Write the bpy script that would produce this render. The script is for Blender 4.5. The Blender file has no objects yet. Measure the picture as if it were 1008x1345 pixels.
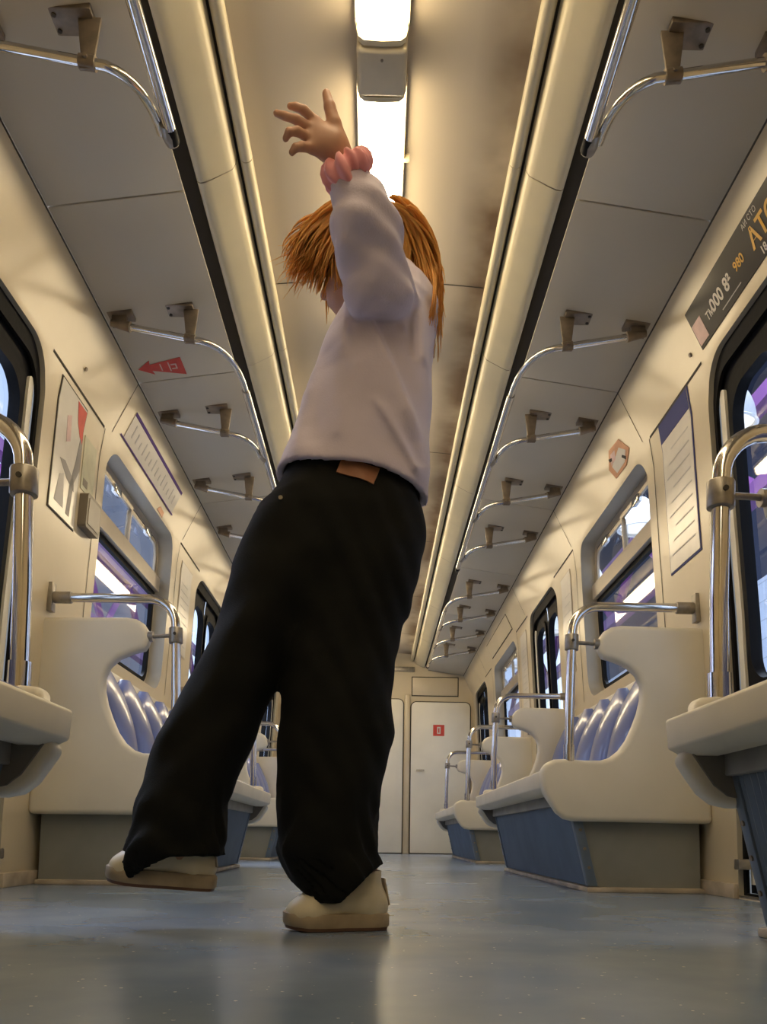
import bpy, bmesh, math, random
import numpy as np
from mathutils import Vector, Matrix
random.seed(4)
np.random.seed(4)
S = bpy.context.scene
COL = S.collection
PI = math.pi

# ------------------------------------------------------------------ camera
cam = bpy.data.cameras.new('camera')
cam.sensor_width = 36
cam.lens = 1100 * 36 / 1345
cam.shift_y = (1000 - 672.5) / 1345
cam.clip_start = 0.01
co = bpy.data.objects.new('camera', cam)
COL.objects.link(co)
RGT = Vector((0.99984003, -0.00995844, 0.01485757)); UPV = Vector((-0.01569878, -0.09053126, 0.99576987)); FWD = Vector((0.00857124, 0.99584382, 0.09067311))
mw = Matrix.Identity(4)
for i in range(3):
    mw[i][0] = RGT[i]; mw[i][1] = UPV[i]; mw[i][2] = -FWD[i]
mw[0][3], mw[1][3], mw[2][3] = 0.015, 0.0, 0.19
co.matrix_world = mw
S.camera = co

# ------------------------------------------------------------------ light, exposure
S.view_settings.view_transform = 'Standard'
S.view_settings.look = 'None'
S.view_settings.gamma = 1
S.view_settings.exposure = 1.98
LAMP_STRENGTH = 4.6
LAMP_COLOUR = (1.0, 0.80, 0.50)
WORLD_STRENGTH = 0.60
w = bpy.data.worlds.new('sky'); S.world = w; w.use_nodes = True
wn = w.node_tree.nodes; wb = wn['Background']
wb.inputs[0].default_value = (0.62, 0.76, 1.0, 1); wb.inputs[1].default_value = WORLD_STRENGTH
S.cycles.max_bounces = 8; S.cycles.diffuse_bounces = 5; S.cycles.glossy_bounces = 4; S.cycles.transparent_max_bounces = 12
S.cycles.sample_clamp_indirect = 6


def area(name, loc, size, energy, colour, target):
    l = bpy.data.lights.new(name, 'AREA'); l.shape = 'RECTANGLE'; l.size, l.size_y = size; l.energy = energy; l.color = colour
    o = bpy.data.objects.new(name, l); COL.objects.link(o); o.location = loc
    o.rotation_euler = (Vector(target) - Vector(loc)).to_track_quat('-Z', 'Y').to_euler()


area('hall_daylight_right', (5.6, 9, 9.8), (4, 10), 700, (0.72, 0.84, 1.0), (7.5, 9, 0))
area('hall_daylight_left', (-4.5, 8, 8.5), (5, 12), 1500, (0.80, 0.86, 1.0), (-7, 8, 1))

# ------------------------------------------------------------------ materials
def mat(name, col, rough=0.5, metal=0.0, var=0.0, vscale=6.0, bump=0.0, bscale=120.0, spec=0.5, coat=0.0, dark=None, stretch=None, sheen=0.0):
    m = bpy.data.materials.new(name); m.use_nodes = True
    nt = m.node_tree; b = nt.nodes['Principled BSDF']
    b.inputs['Base Color'].default_value = (*col, 1); b.inputs['Roughness'].default_value = rough
    b.inputs['Metallic'].default_value = metal; b.inputs['Specular IOR Level'].default_value = spec
    b.inputs['Coat Weight'].default_value = coat; b.inputs['Coat Roughness'].default_value = 0.15
    if sheen: b.inputs['Sheen Weight'].default_value = sheen
    tc = nt.nodes.new('ShaderNodeTexCoord'); vec = tc.outputs['Object']
    if stretch:
        mp = nt.nodes.new('ShaderNodeMapping'); mp.inputs['Scale'].default_value = stretch
        nt.links.new(vec, mp.inputs['Vector']); vec = mp.outputs['Vector']
    if var:
        n = nt.nodes.new('ShaderNodeTexNoise'); n.inputs['Scale'].default_value = vscale; n.inputs['Detail'].default_value = 5
        nt.links.new(vec, n.inputs['Vector'])
        r = nt.nodes.new('ShaderNodeValToRGB')
        d = dark or tuple(c * (1 - var) for c in col)
        r.color_ramp.elements[0].position = 0.3; r.color_ramp.elements[0].color = (*d, 1)
        r.color_ramp.elements[1].position = 0.62; r.color_ramp.elements[1].color = (*col, 1)
        nt.links.new(n.outputs['Fac'], r.inputs['Fac']); nt.links.new(r.outputs['Color'], b.inputs['Base Color'])
    if bump:
        n2 = nt.nodes.new('ShaderNodeTexNoise'); n2.inputs['Scale'].default_value = bscale; n2.inputs['Detail'].default_value = 4
        nt.links.new(vec, n2.inputs['Vector'])
        bp = nt.nodes.new('ShaderNodeBump'); bp.inputs['Strength'].default_value = bump; bp.inputs['Distance'].default_value = 0.004
        nt.links.new(n2.outputs['Fac'], bp.inputs['Height']); nt.links.new(bp.outputs['Normal'], b.inputs['Normal'])
    return m


def emis(name, col, strength):
    m = bpy.data.materials.new(name); m.use_nodes = True
    b = m.node_tree.nodes['Principled BSDF']
    b.inputs['Base Color'].default_value = (0.8, 0.8, 0.8, 1); b.inputs['Roughness'].default_value = 0.4
    b.inputs['Emission Color'].default_value = (*col, 1); b.inputs['Emission Strength'].default_value = strength
    return m


def glass_mat(name, tint, fac_boost=0.0):
    m = bpy.data.materials.new(name); m.use_nodes = True
    nt = m.node_tree; nt.nodes.remove(nt.nodes['Principled BSDF'])
    out = nt.nodes['Material Output']
    t = nt.nodes.new('ShaderNodeBsdfTransparent'); t.inputs[0].default_value = (*tint, 1)
    g = nt.nodes.new('ShaderNodeBsdfGlossy'); g.inputs['Roughness'].default_value = 0.02
    lw = nt.nodes.new('ShaderNodeLayerWeight'); lw.inputs['Blend'].default_value = 0.5
    pw = nt.nodes.new('ShaderNodeMath'); pw.operation = 'POWER'; pw.inputs[1].default_value = 5
    f = nt.nodes.new('ShaderNodeMath'); f.operation = 'MULTIPLY_ADD'; f.inputs[1].default_value = 0.90; f.inputs[2].default_value = 0.10
    nt.links.new(lw.outputs['Facing'], pw.inputs[0]); nt.links.new(pw.outputs[0], f.inputs[0])
    mx = nt.nodes.new('ShaderNodeMixShader')
    nt.links.new(f.outputs[0], mx.inputs[0]); nt.links.new(t.outputs[0], mx.inputs[1]); nt.links.new(g.outputs[0], mx.inputs[2])
    nt.links.new(mx.outputs[0], out.inputs['Surface'])
    return m


M = {}
M['wall'] = mat('cream_wall_paint', (0.62, 0.53, 0.37), 0.32, var=0.10, vscale=3.0, spec=0.5, coat=0.15)
M['cream'] = mat('cream_moulding', (0.68, 0.60, 0.40), 0.36, var=0.08, vscale=5, coat=0.12)
M['ceiling'] = mat('ceiling_laminate', (0.50, 0.43, 0.33), 0.55, var=0.12, vscale=2.2)
M['panel'] = mat('grey_ceiling_panel', (0.56, 0.515, 0.42), 0.5, var=0.08, vscale=1.8)
M['reveal'] = mat('grey_reveal_paint', (0.40, 0.37, 0.30), 0.45, var=0.1)
M['plastic'] = mat('ivory_bench_plastic', (0.68, 0.64, 0.54), 0.42, var=0.07, vscale=4, coat=0.1)
M['lip'] = mat('ivory_seat_lip', (0.70, 0.65, 0.54), 0.42, var=0.1, vscale=6)
M['basegrey'] = mat('grey_base_metal', (0.24, 0.245, 0.225), 0.5, var=0.25, vscale=4)
M['skirt'] = mat('blue_ribbed_skirt', (0.12, 0.165, 0.235), 0.42, var=0.2, vscale=5)
M['under'] = mat('underseat_shade', (0.17, 0.16, 0.15), 0.6, var=0.2)  # dark grey standing in for shade beneath the seat
M['underrail'] = mat('grey_seat_rail', (0.27, 0.26, 0.24), 0.5, var=0.3, vscale=8)
M['strip'] = mat('beige_floor_strip', (0.50, 0.42, 0.32), 0.5, var=0.45, vscale=9)
M['blue'] = mat('blue_vinyl', (0.10, 0.14, 0.36), 0.36, var=0.06, coat=0.7)
M['chrome'] = mat('polished_steel', (0.72, 0.70, 0.68), 0.13, metal=1.0, var=0.08, vscale=20)
M['steel'] = mat('dull_cast_steel', (0.36, 0.33, 0.29), 0.4, metal=0.8, var=0.3, vscale=30)
M['bracket'] = mat('worn_bracket_steel', (0.27, 0.22, 0.17), 0.42, metal=0.6, var=0.35, vscale=24)
M['rubber'] = mat('black_rubber', (0.008, 0.008, 0.009), 0.6, spec=0.10, bump=0.2, bscale=40)
M['joint'] = mat('dark_joint', (0.05, 0.042, 0.032), 0.8)
M['alu'] = mat('beige_aluminium', (0.50, 0.43, 0.33), 0.38, metal=0.25, var=0.1)
M['glass'] = glass_mat('window_glass', (0.86, 0.9, 0.95))
M['white'] = mat('white_paper', (0.66, 0.62, 0.55), 0.3, var=0.08, vscale=12, coat=0.3)
M['door'] = mat('cream_door_laminate', (0.82, 0.78, 0.66), 0.4, var=0.08, vscale=3)
M['red'] = mat('red_sticker', (0.62, 0.06, 0.04), 0.5, var=0.15, vscale=30)
M['orange'] = mat('orange_sticker', (0.66, 0.30, 0.14), 0.35, var=0.2, vscale=30)
M['pinkpale'] = mat('pale_pink_print', (0.70, 0.48, 0.44), 0.35, var=0.2, vscale=30)
M['purple'] = mat('purple_print', (0.09, 0.04, 0.22), 0.5, spec=0.15)
M['navy'] = mat('navy_print', (0.03, 0.04, 0.17), 0.5, spec=0.15)
M['grey'] = mat('grey_print', (0.30, 0.28, 0.26), 0.5)
M['palegrey'] = mat('pale_grey_print', (0.50, 0.48, 0.45), 0.5)
M['black'] = mat('black_print', (0.022, 0.018, 0.016), 0.28, spec=0.35)
M['gold'] = mat('gold_print', (0.72, 0.42, 0.08), 0.4, var=0.35, vscale=3)
M['box'] = mat('brown_grey_box', (0.20, 0.17, 0.13), 0.4, var=0.2)
M['lamp'] = emis('lamp_diffuser_glow', LAMP_COLOUR, LAMP_STRENGTH)
M['lampbox'] = mat('lamp_box_paint', (0.64, 0.58, 0.44), 0.45, var=0.15, vscale=9)
M['hallwall_w'] = mat('white_hall_panel', (0.70, 0.74, 0.82), 0.7, var=0.06, vscale=1.0)
M['hallfloor'] = mat('hall_floor', (0.30, 0.31, 0.33), 0.7, var=0.2)
M['hallroof'] = mat('dark_navy_roof', (0.05, 0.06, 0.10), 0.8, var=0.2, vscale=1)
M['steelpurple'] = mat('purple_painted_steel', (0.13, 0.03, 0.15), 0.5, var=0.1)
M['dome'] = mat('white_enamel_dome', (0.78, 0.78, 0.76), 0.3)
M['domeglow'] = emis('dome_lamp_glow', (1, 0.98, 0.92), 0.22)
M['sweater'] = mat('lilac_grey_fleece', (0.61, 0.555, 0.69), 0.9, var=0.05, vscale=14, bump=0.15, bscale=260, spec=0.2, sheen=0.3)
M['jeans'] = mat('black_denim', (0.008, 0.0085, 0.0075), 0.85, var=0.35, vscale=10, bump=0.3, bscale=500, spec=0.2)
M['patch'] = mat('brown_leather_patch', (0.30, 0.13, 0.065), 0.6, var=0.2, vscale=40)
M['skin'] = mat('skin', (0.52, 0.29, 0.20), 0.5, var=0.10, vscale=25, spec=0.35)
M['hair'] = mat('auburn_hair', (0.95, 0.55, 0.15), 0.42, var=0.55, vscale=9, dark=(0.52, 0.24, 0.055))
_nt = M['hair'].node_tree; _b = _nt.nodes['Principled BSDF']
_tr = _nt.nodes.new('ShaderNodeBsdfTranslucent'); _mx = _nt.nodes.new('ShaderNodeMixShader'); _mx.inputs[0].default_value = 0.45
_nt.links.new(_b.inputs['Base Color'].links[0].from_socket, _tr.inputs['Color'])
_nt.links.new(_b.outputs[0], _mx.inputs[1]); _nt.links.new(_tr.outputs[0], _mx.inputs[2]); _nt.links.new(_mx.outputs[0], _nt.nodes['Material Output'].inputs['Surface'])
M['scrunchie'] = mat('pink_scrunchie', (0.88, 0.36, 0.38), 0.8, var=0.15, vscale=30, sheen=0.3)
M['shoe'] = mat('cream_leather', (0.68, 0.62, 0.47), 0.5, var=0.14, vscale=16)
M['sole'] = mat('tan_rubber_sole', (0.38, 0.31, 0.22), 0.65, var=0.3, vscale=22)
M['gum'] = mat('brown_outsole', (0.12, 0.06, 0.04), 0.7, var=0.3, vscale=20)
M['lace'] = mat('cream_lace', (0.72, 0.67, 0.54), 0.8)


def floor_mat():
    m = mat('blue_grey_linoleum', (0.17, 0.215, 0.27), 0.27, spec=0.95)
    nt = m.node_tree; b = nt.nodes['Principled BSDF']; tc = [n for n in nt.nodes if n.type == 'TEX_COORD'][0]
    n1 = nt.nodes.new('ShaderNodeTexNoise'); n1.inputs['Scale'].default_value = 3.2; n1.inputs['Detail'].default_value = 8
    n2 = nt.nodes.new('ShaderNodeTexVoronoi'); n2.inputs['Scale'].default_value = 42
    n3 = nt.nodes.new('ShaderNodeTexNoise'); n3.inputs['Scale'].default_value = 95; n3.inputs['Detail'].default_value = 3
    for n in (n1, n2, n3): nt.links.new(tc.outputs['Object'], n.inputs['Vector'])
    r = nt.nodes.new('ShaderNodeValToRGB')
    r.color_ramp.elements[0].position = 0.25; r.color_ramp.elements[0].color = (0.13, 0.19, 0.29, 1)
    r.color_ramp.elements[1].position = 0.8; r.color_ramp.elements[1].color = (0.25, 0.30, 0.37, 1)
    nt.links.new(n1.outputs['Fac'], r.inputs['Fac'])
    # scattered pale specks
    s = nt.nodes.new('ShaderNodeMath'); s.operation = 'LESS_THAN'; s.inputs[1].default_value = 0.10
    nt.links.new(n2.outputs['Distance'], s.inputs[0])
    g = nt.nodes.new('ShaderNodeMath'); g.operation = 'GREATER_THAN'; g.inputs[1].default_value = 0.52
    nt.links.new(n3.outputs['Fac'], g.inputs[0])
    mu = nt.nodes.new('ShaderNodeMath'); mu.operation = 'MULTIPLY'
    nt.links.new(s.outputs[0], mu.inputs[0]); nt.links.new(g.outputs[0], mu.inputs[1])
    mx = nt.nodes.new('ShaderNodeMix'); mx.data_type = 'RGBA'
    nt.links.new(mu.outputs[0], mx.inputs['Factor']); nt.links.new(r.outputs['Color'], mx.inputs['A'])
    mx.inputs['B'].default_value = (0.55, 0.56, 0.55, 1)
    nt.links.new(mx.outputs['Result'], b.inputs['Base Color'])
    rr = nt.nodes.new('ShaderNodeMapRange'); rr.inputs['To Min'].default_value = 0.19; rr.inputs['To Max'].default_value = 0.31
    nt.links.new(n1.outputs['Fac'], rr.inputs['Value']); nt.links.new(rr.outputs['Result'], b.inputs['Roughness'])
    bp = nt.nodes.new('ShaderNodeBump'); bp.inputs['Strength'].default_value = 0.05; bp.inputs['Distance'].default_value = 0.003
    nt.links.new(n1.outputs['Fac'], bp.inputs['Height']); nt.links.new(bp.outputs['Normal'], b.inputs['Normal'])
    return m


M['floor'] = floor_mat()


def soot_mat():
    """ceiling laminate with brown soot patches that gather along the duct edges"""
    m = mat('sooty_ceiling_laminate', (0.56, 0.48, 0.36), 0.5, spec=0.5)
    nt = m.node_tree; b = nt.nodes['Principled BSDF']; tc = [n for n in nt.nodes if n.type == 'TEX_COORD'][0]
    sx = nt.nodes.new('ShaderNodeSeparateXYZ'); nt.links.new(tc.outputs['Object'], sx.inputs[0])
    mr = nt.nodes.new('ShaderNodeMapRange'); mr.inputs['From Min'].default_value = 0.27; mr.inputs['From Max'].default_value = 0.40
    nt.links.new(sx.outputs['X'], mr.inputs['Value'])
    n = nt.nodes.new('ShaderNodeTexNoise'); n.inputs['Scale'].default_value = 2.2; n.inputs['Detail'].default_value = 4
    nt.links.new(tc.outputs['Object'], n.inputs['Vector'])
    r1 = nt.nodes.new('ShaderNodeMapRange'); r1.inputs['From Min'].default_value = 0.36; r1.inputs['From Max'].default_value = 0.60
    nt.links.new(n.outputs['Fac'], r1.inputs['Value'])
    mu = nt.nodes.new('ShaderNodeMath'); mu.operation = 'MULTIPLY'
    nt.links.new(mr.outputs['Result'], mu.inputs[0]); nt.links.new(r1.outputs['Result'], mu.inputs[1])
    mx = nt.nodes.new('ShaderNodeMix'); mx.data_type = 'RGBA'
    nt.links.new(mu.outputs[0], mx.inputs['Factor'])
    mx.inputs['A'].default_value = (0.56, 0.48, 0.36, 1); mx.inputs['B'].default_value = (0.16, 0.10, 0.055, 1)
    nt.links.new(mx.outputs['Result'], b.inputs['Base Color'])
    return m


M['vault'] = soot_mat()


def brick_mat():
    m = mat('pale_blue_painted_brick', (0.72, 0.78, 0.86), 0.7)
    nt = m.node_tree; b = nt.nodes['Principled BSDF']; tc = [n for n in nt.nodes if n.type == 'TEX_COORD'][0]
    mp = nt.nodes.new('ShaderNodeMapping'); mp.inputs['Rotation'].default_value = (PI / 2, 0, PI / 2)
    nt.links.new(tc.outputs['Object'], mp.inputs['Vector'])
    br = nt.nodes.new('ShaderNodeTexBrick'); br.inputs['Scale'].default_value = 1.0
    br.inputs['Brick Width'].default_value = 0.8; br.inputs['Row Height'].default_value = 0.4; br.inputs['Mortar Size'].default_value = 0.012
    br.inputs['Color1'].default_value = (0.72, 0.78, 0.86, 1); br.inputs['Color2'].default_value = (0.64, 0.71, 0.80, 1); br.inputs['Mortar'].default_value = (0.5, 0.55, 0.62, 1)
    sx = nt.nodes.new('ShaderNodeSeparateXYZ'); cx = nt.nodes.new('ShaderNodeCombineXYZ')
    nt.links.new(tc.outputs['Object'], sx.inputs[0]); nt.links.new(sx.outputs['Y'], cx.inputs['X']); nt.links.new(sx.outputs['Z'], cx.inputs['Y'])
    nt.links.new(cx.outputs[0], br.inputs['Vector']); nt.links.new(br.outputs['Color'], b.inputs['Base Color'])
    return m


M['brick'] = brick_mat()

# ------------------------------------------------------------------ mesh helpers
class MB:
    def __init__(self): self.v = []; self.f = []
    def add(self, vs, fs):
        o = len(self.v); self.v += [tuple(p) for p in vs]; self.f += [tuple(i + o for i in q) for q in fs]; return self
    def box(self, lo, hi):
        (a, b, c), (d, e, f) = [tuple(min(p, q) for p, q in zip(lo, hi)), tuple(max(p, q) for p, q in zip(lo, hi))]
        return self.add([(a, b, c), (d, b, c), (d, e, c), (a, e, c), (a, b, f), (d, b, f), (d, e, f), (a, e, f)],
                        [(0, 3, 2, 1), (4, 5, 6, 7), (0, 1, 5, 4), (1, 2, 6, 5), (2, 3, 7, 6), (3, 0, 4, 7)])
    def prism(self, poly, d):
        """poly: list of 3-D points, extruded by vector d"""
        n = len(poly); P = [Vector(p) for p in poly]; D = Vector(d)
        return self.add([*P, *[p + D for p in P]], [tuple(range(n - 1, -1, -1)), tuple(range(n, 2 * n))] + [(i, (i + 1) % n, n + (i + 1) % n, n + i) for i in range(n)])
    def tube(self, pts, r, n=12, cap=True):
        P = [Vector(p) for p in pts]; R = r if isinstance(r, (list, tuple)) else [r] * len(P)
        rings = []; t0 = (P[1] - P[0]).normalized()
        up = Vector((0, 0, 1)) if abs(t0.z) < 0.9 else Vector((0, 1, 0))
        u = t0.cross(up).normalized()
        for i, p in enumerate(P):
            t = ((P[min(i + 1, len(P) - 1)] - P[max(i - 1, 0)])).normalized()
            u = (u - t * u.dot(t)).normalized(); b = t.cross(u)
            rings.append([p + (u * math.cos(2 * PI * k / n) + b * math.sin(2 * PI * k / n)) * R[i] for k in range(n)])
        return self.loft(rings, cap)
    def loft(self, rings, cap=True, closed=True):
        n = len(rings[0]); vs = [p for q in rings for p in q]; fs = []
        for i in range(len(rings) - 1):
            for k in range(n if closed else n - 1):
                k2 = (k + 1) % n
                fs.append((i * n + k, i * n + k2, (i + 1) * n + k2, (i + 1) * n + k))
        if cap:
            fs.append(tuple(range(n - 1, -1, -1))); fs.append(tuple((len(rings) - 1) * n + k for k in range(n)))
        return self.add(vs, fs)
    def build(self, name, m, parent=None, bevel=0.0, seg=2, smooth=True, angle=38):
        me = bpy.data.meshes.new(name)
        off = parent.get('_off', (0, 0, 0)) if parent else (0, 0, 0)
        me.from_pydata([(p[0] - off[0], p[1] - off[1], p[2] - off[2]) for p in self.v], [], self.f)
        bm = bmesh.new(); bm.from_mesh(me)
        bmesh.ops.remove_doubles(bm, verts=bm.verts, dist=1e-6)
        bmesh.ops.recalc_face_normals(bm, faces=bm.faces)
        if bevel:
            es = [e for e in bm.edges if len(e.link_faces) == 2 and e.calc_face_angle(0) > 0.6]
            bmesh.ops.bevel(bm, geom=es, offset=bevel, segments=seg, affect='EDGES', profile=0.5, clamp_overlap=True)
        bm.to_mesh(me); bm.free()
        return link(name, me, m, parent, smooth, angle)


OFFS = {}
def link(name, me, m, parent=None, smooth=True, angle=38):
    me.materials.clear(); me.materials.append(m)
    if smooth:
        me.polygons.foreach_set('use_smooth', [True] * len(me.polygons))
        me.set_sharp_from_angle(angle=math.radians(angle))
    o = bpy.data.objects.new(name, me); COL.objects.link(o)
    if parent:
        o.parent = parent
        if '_off' in parent: OFFS[o.name] = 1; o['_off'] = parent['_off']
    return o


def tag(o, label=None, cat=None, group=None, kind=None):
    if label: o['label'] = label
    if cat: o['category'] = cat
    if group: o['group'] = group
    if kind: o['kind'] = kind
    return o


def thing(name, loc, label=None, cat=None, group=None, kind=None):
    o = bpy.data.objects.new(name, None); COL.objects.link(o); o.location = loc; o['_off'] = tuple(loc); o.empty_display_size = 0.1
    return tag(o, label, cat, group, kind)


def arc(c, r, a0, a1, n, f):
    return [f(c[0] + r * math.cos(a0 + (a1 - a0) * i / n), c[1] + r * math.sin(a0 + (a1 - a0) * i / n)) for i in range(n + 1)]


def rloop(y0, y1, z0, z1, r, zl=None, n=6):
    """rounded rectangle in (y,z), r = radius or (bl, br, tr, tl); straight sides sampled"""
    rs = r if isinstance(r, (tuple, list)) else (r,) * 4
    out = []
    cs = [(y0, z0, PI, rs[0], 1, 1), (y1, z0, 1.5 * PI, rs[1], -1, 1), (y1, z1, 0, rs[2], -1, -1), (y0, z1, 0.5 * PI, rs[3], 1, -1)]
    corners = []
    for (y, z, a, q, sy, sz) in cs:
        if q <= 0: corners.append([(y, z)])
        else: corners.append([(y + sy * q + q * math.cos(a + k * PI / 2 / n), z + sz * q + q * math.sin(a + k * PI / 2 / n)) for k in range(n + 1)])
    for i in range(4):
        out += corners[i]
        a = corners[i][-1]; b = corners[(i + 1) % 4][0]
        d = math.hypot(b[0] - a[0], b[1] - a[1]); k = max(1, int(d / 0.12))
        for j in range(1, k): out.append((a[0] + (b[0] - a[0]) * j / k, a[1] + (b[1] - a[1]) * j / k))
    return out


# car body cross-section: half width at height Z
PROF = [(0, 1.262), (0.25, 1.26), (0.975, 1.235), (1.4, 1.21), (1.8, 1.19), (1.93, 1.17), (2.16, 1.06), (2.3, 0.99)]
def px_(z):
    for (z0, x0), (z1, x1) in zip(PROF, PROF[1:]):
        if z <= z1: return x0 + (x1 - x0) * max(0, (z - z0)) / (z1 - z0)
    return PROF[-1][1]
LEVELS = [0.25, 0.975, 1.4, 1.8, 1.93]


def sheet(name, side, outer, holes, off, m, parent=None, depth=0.0, hole_depth=0.0, hole_mat=None, levels=LEVELS, xf=None):
    """flat outline in (y,z) with holes, bent over the wall profile; off > 0 moves it outward"""
    xf = xf or px_
    bm = bmesh.new(); edges = []
    for lp in [outer] + list(holes):
        vs = [bm.verts.new((0, y, z)) for y, z in lp]
        edges += [bm.edges.new((vs[i], vs[(i + 1) % len(vs)])) for i in range(len(vs))]
    bmesh.ops.triangle_fill(bm, use_beauty=True, use_dissolve=False, edges=edges)
    for L in levels:
        bmesh.ops.bisect_plane(bm, geom=list(bm.verts) + list(bm.edges) + list(bm.faces), plane_co=(0, 0, L), plane_no=(0, 0, 1), dist=1e-5)
    if depth:
        r = bmesh.ops.extrude_face_region(bm, geom=list(bm.faces))
        for v in [q for q in r['geom'] if isinstance(q, bmesh.types.BMVert)]: v.co.x += depth
    for v in bm.verts: v.co.x = side * (v.co.x + off + xf(v.co.z))
    bmesh.ops.recalc_face_normals(bm, faces=bm.faces)
    offp = parent.get('_off', (0, 0, 0)) if parent else (0, 0, 0)
    for v in bm.verts: v.co -= Vector(offp)
    me = bpy.data.meshes.new(name); bm.to_mesh(me); bm.free()
    o = link(name, me, m, parent, True, 25)
    if hole_depth:
        for lp in holes:
            mb = MB(); r0 = [(side * (off + xf(z)), y, z) for y, z in lp]; r1 = [(side * (off + hole_depth + xf(z)), y, z) for y, z in lp]
            mb.loft([r0, r1], cap=False); mb.build('reveal', hole_mat or m, o if parent is None else parent)
    return o


def decal(name, side, y0, y1, z0, z1, off, m, parent=None, th=0.002, poly=None):
    """thin printed sheet laid on the wall profile"""
    lp = poly or [(y0, z0), (y1, z0), (y1, z1), (y0, z1)]
    return sheet(name, side, lp, [], -off - th, m, parent, depth=th)


def bez(p0, p1, p2, n=6):
    p0, p1, p2 = Vector(p0), Vector(p1), Vector(p2)
    return [(p0 * (1 - t) ** 2 + p1 * 2 * t * (1 - t) + p2 * t * t) for t in [i / n for i in range(n + 1)]]


# ------------------------------------------------------------------ SDF helpers for the figure
def surf_nets(f, lo, hi, h):
    ax = [np.arange(lo[i], hi[i] + h, h) for i in range(3)]
    X, Y, Z = np.meshgrid(*ax, indexing='ij')
    d = f(X, Y, Z).astype(np.float32)
    nx, ny, nz = [s - 1 for s in d.shape]
    def c(i, j, k): return d[i:i + nx, j:j + ny, k:k + nz]
    ins = [(c(i, j, k) < 0) for i in (0, 1) for j in (0, 1) for k in (0, 1)]
    cnt = sum(q.astype(np.int8) for q in ins)
    act = (cnt > 0) & (cnt < 8)
    acc = np.zeros((nx, ny, nz, 3), np.float32); num = np.zeros((nx, ny, nz), np.float32)
    cor = [(i, j, k) for i in (0, 1) for j in (0, 1) for k in (0, 1)]
    for a in cor:
        for ax_ in range(3):
            if a[ax_]: continue
            b = list(a); b[ax_] = 1
            da, db = c(*a), c(*b); cr = (da < 0) != (db < 0)
            t = np.where(cr, da / np.where(cr, da - db, 1), 0)
            for q in range(3):
                acc[..., q] += np.where(cr, a[q] + (t if q == ax_ else 0), 0)
            num += cr
    idx = -np.ones((nx, ny, nz), np.int64); ii = np.argwhere(act); idx[act] = np.arange(len(ii))
    V = acc[act] / num[act][:, None] + ii; V = V * h + np.array(lo)
    F = []
    for ax_ in range(3):
        o1, o2 = [q for q in range(3) if q != ax_]
        sl_a = [slice(1, -1)] * 3; sl_a[ax_] = slice(0, -1)
        sl_b = [slice(1, -1)] * 3; sl_b[ax_] = slice(1, None)
        A, B = d[tuple(sl_a)], d[tuple(sl_b)]
        cr = np.argwhere((A < 0) != (B < 0))
        if not len(cr): continue
        base = cr.copy(); base[:, o1] += 1; base[:, o2] += 1
        def g(da, db):
            q = base.copy(); q[:, o1] -= da; q[:, o2] -= db
            return idx[q[:, 0], q[:, 1], q[:, 2]]
        Q = np.stack([g(0, 0), g(1, 0), g(1, 1), g(0, 1)], 1)
        flip = (A < 0)[tuple(cr.T)] ^ (ax_ == 1)
        Q[flip] = Q[flip][:, ::-1]
        F.append(Q[(Q >= 0).all(1)])
    return V, np.concatenate(F)


def cap_d(X, Y, Z, a, b, ra, rb):
    a = np.array(a); b = np.array(b); ab = b - a; L = max(ab @ ab, 1e-12)
    t = np.clip(((X - a[0]) * ab[0] + (Y - a[1]) * ab[1] + (Z - a[2]) * ab[2]) / L, 0, 1)
    return np.sqrt((X - a[0] - t * ab[0]) ** 2 + (Y - a[1] - t * ab[1]) ** 2 + (Z - a[2] - t * ab[2]) ** 2) - (ra + (rb - ra) * t)


def ell_d(X, Y, Z, c, r):
    q = np.sqrt(((X - c[0]) / r[0]) ** 2 + ((Y - c[1]) / r[1]) ** 2 + ((Z - c[2]) / r[2]) ** 2)
    return (q - 1) * min(r)


def smin(a, b, k):
    h = np.clip(0.5 + 0.5 * (b - a) / k, 0, 1)
    return b + (a - b) * h - k * h * (1 - h)


def loft_d(X, Y, Z, tab):
    """stack of horizontal ellipses: rows (z, cx, rx, cy, ry)"""
    T = np.array(sorted(tab)); z = T[:, 0]
    cx, rx, cy, ry = [np.interp(Z, z, T[:, i]) for i in range(1, 5)]
    d = (np.sqrt(((X - cx) / rx) ** 2 + ((Y - cy) / ry) ** 2) - 1) * np.minimum(rx, ry)
    return np.maximum(d, np.maximum(z[0] - Z, Z - z[-1]))


def sdf_obj(name, f, lo, hi, h, m, parent, post=None):
    V, F = surf_nets(f, lo, hi, h)
    off = np.array(parent['_off']) if parent is not None and '_off' in parent else 0
    if post is not None: V = post(V)
    me = bpy.data.meshes.new(name); me.from_pydata((V - off).tolist(), [], F.tolist())
    bm = bmesh.new(); bm.from_mesh(me); bmesh.ops.recalc_face_normals(bm, faces=bm.faces); bm.to_mesh(me); bm.free()
    return link(name, me, m, parent, True, 180)


# ================================================================== THE SETTING
Y0, Y1 = -2.5, 10.05
DOORS = [(1.9, 2.88), (5.40, 6.36), (8.85, 9.85)]
WINS = [(3.55, 4.75), (6.98, 8.28)]
BENCH = [(-0.30, 1.76), (3.08, 5.14), (6.55, 8.60)]
SIDE = {1: 'right', -1: 'left'}

mb = MB(); mb.box((-1.3, Y0, -0.05), (1.3, Y1, 0.0))
tag(mb.build('floor', M['floor']), kind='structure')

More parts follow.
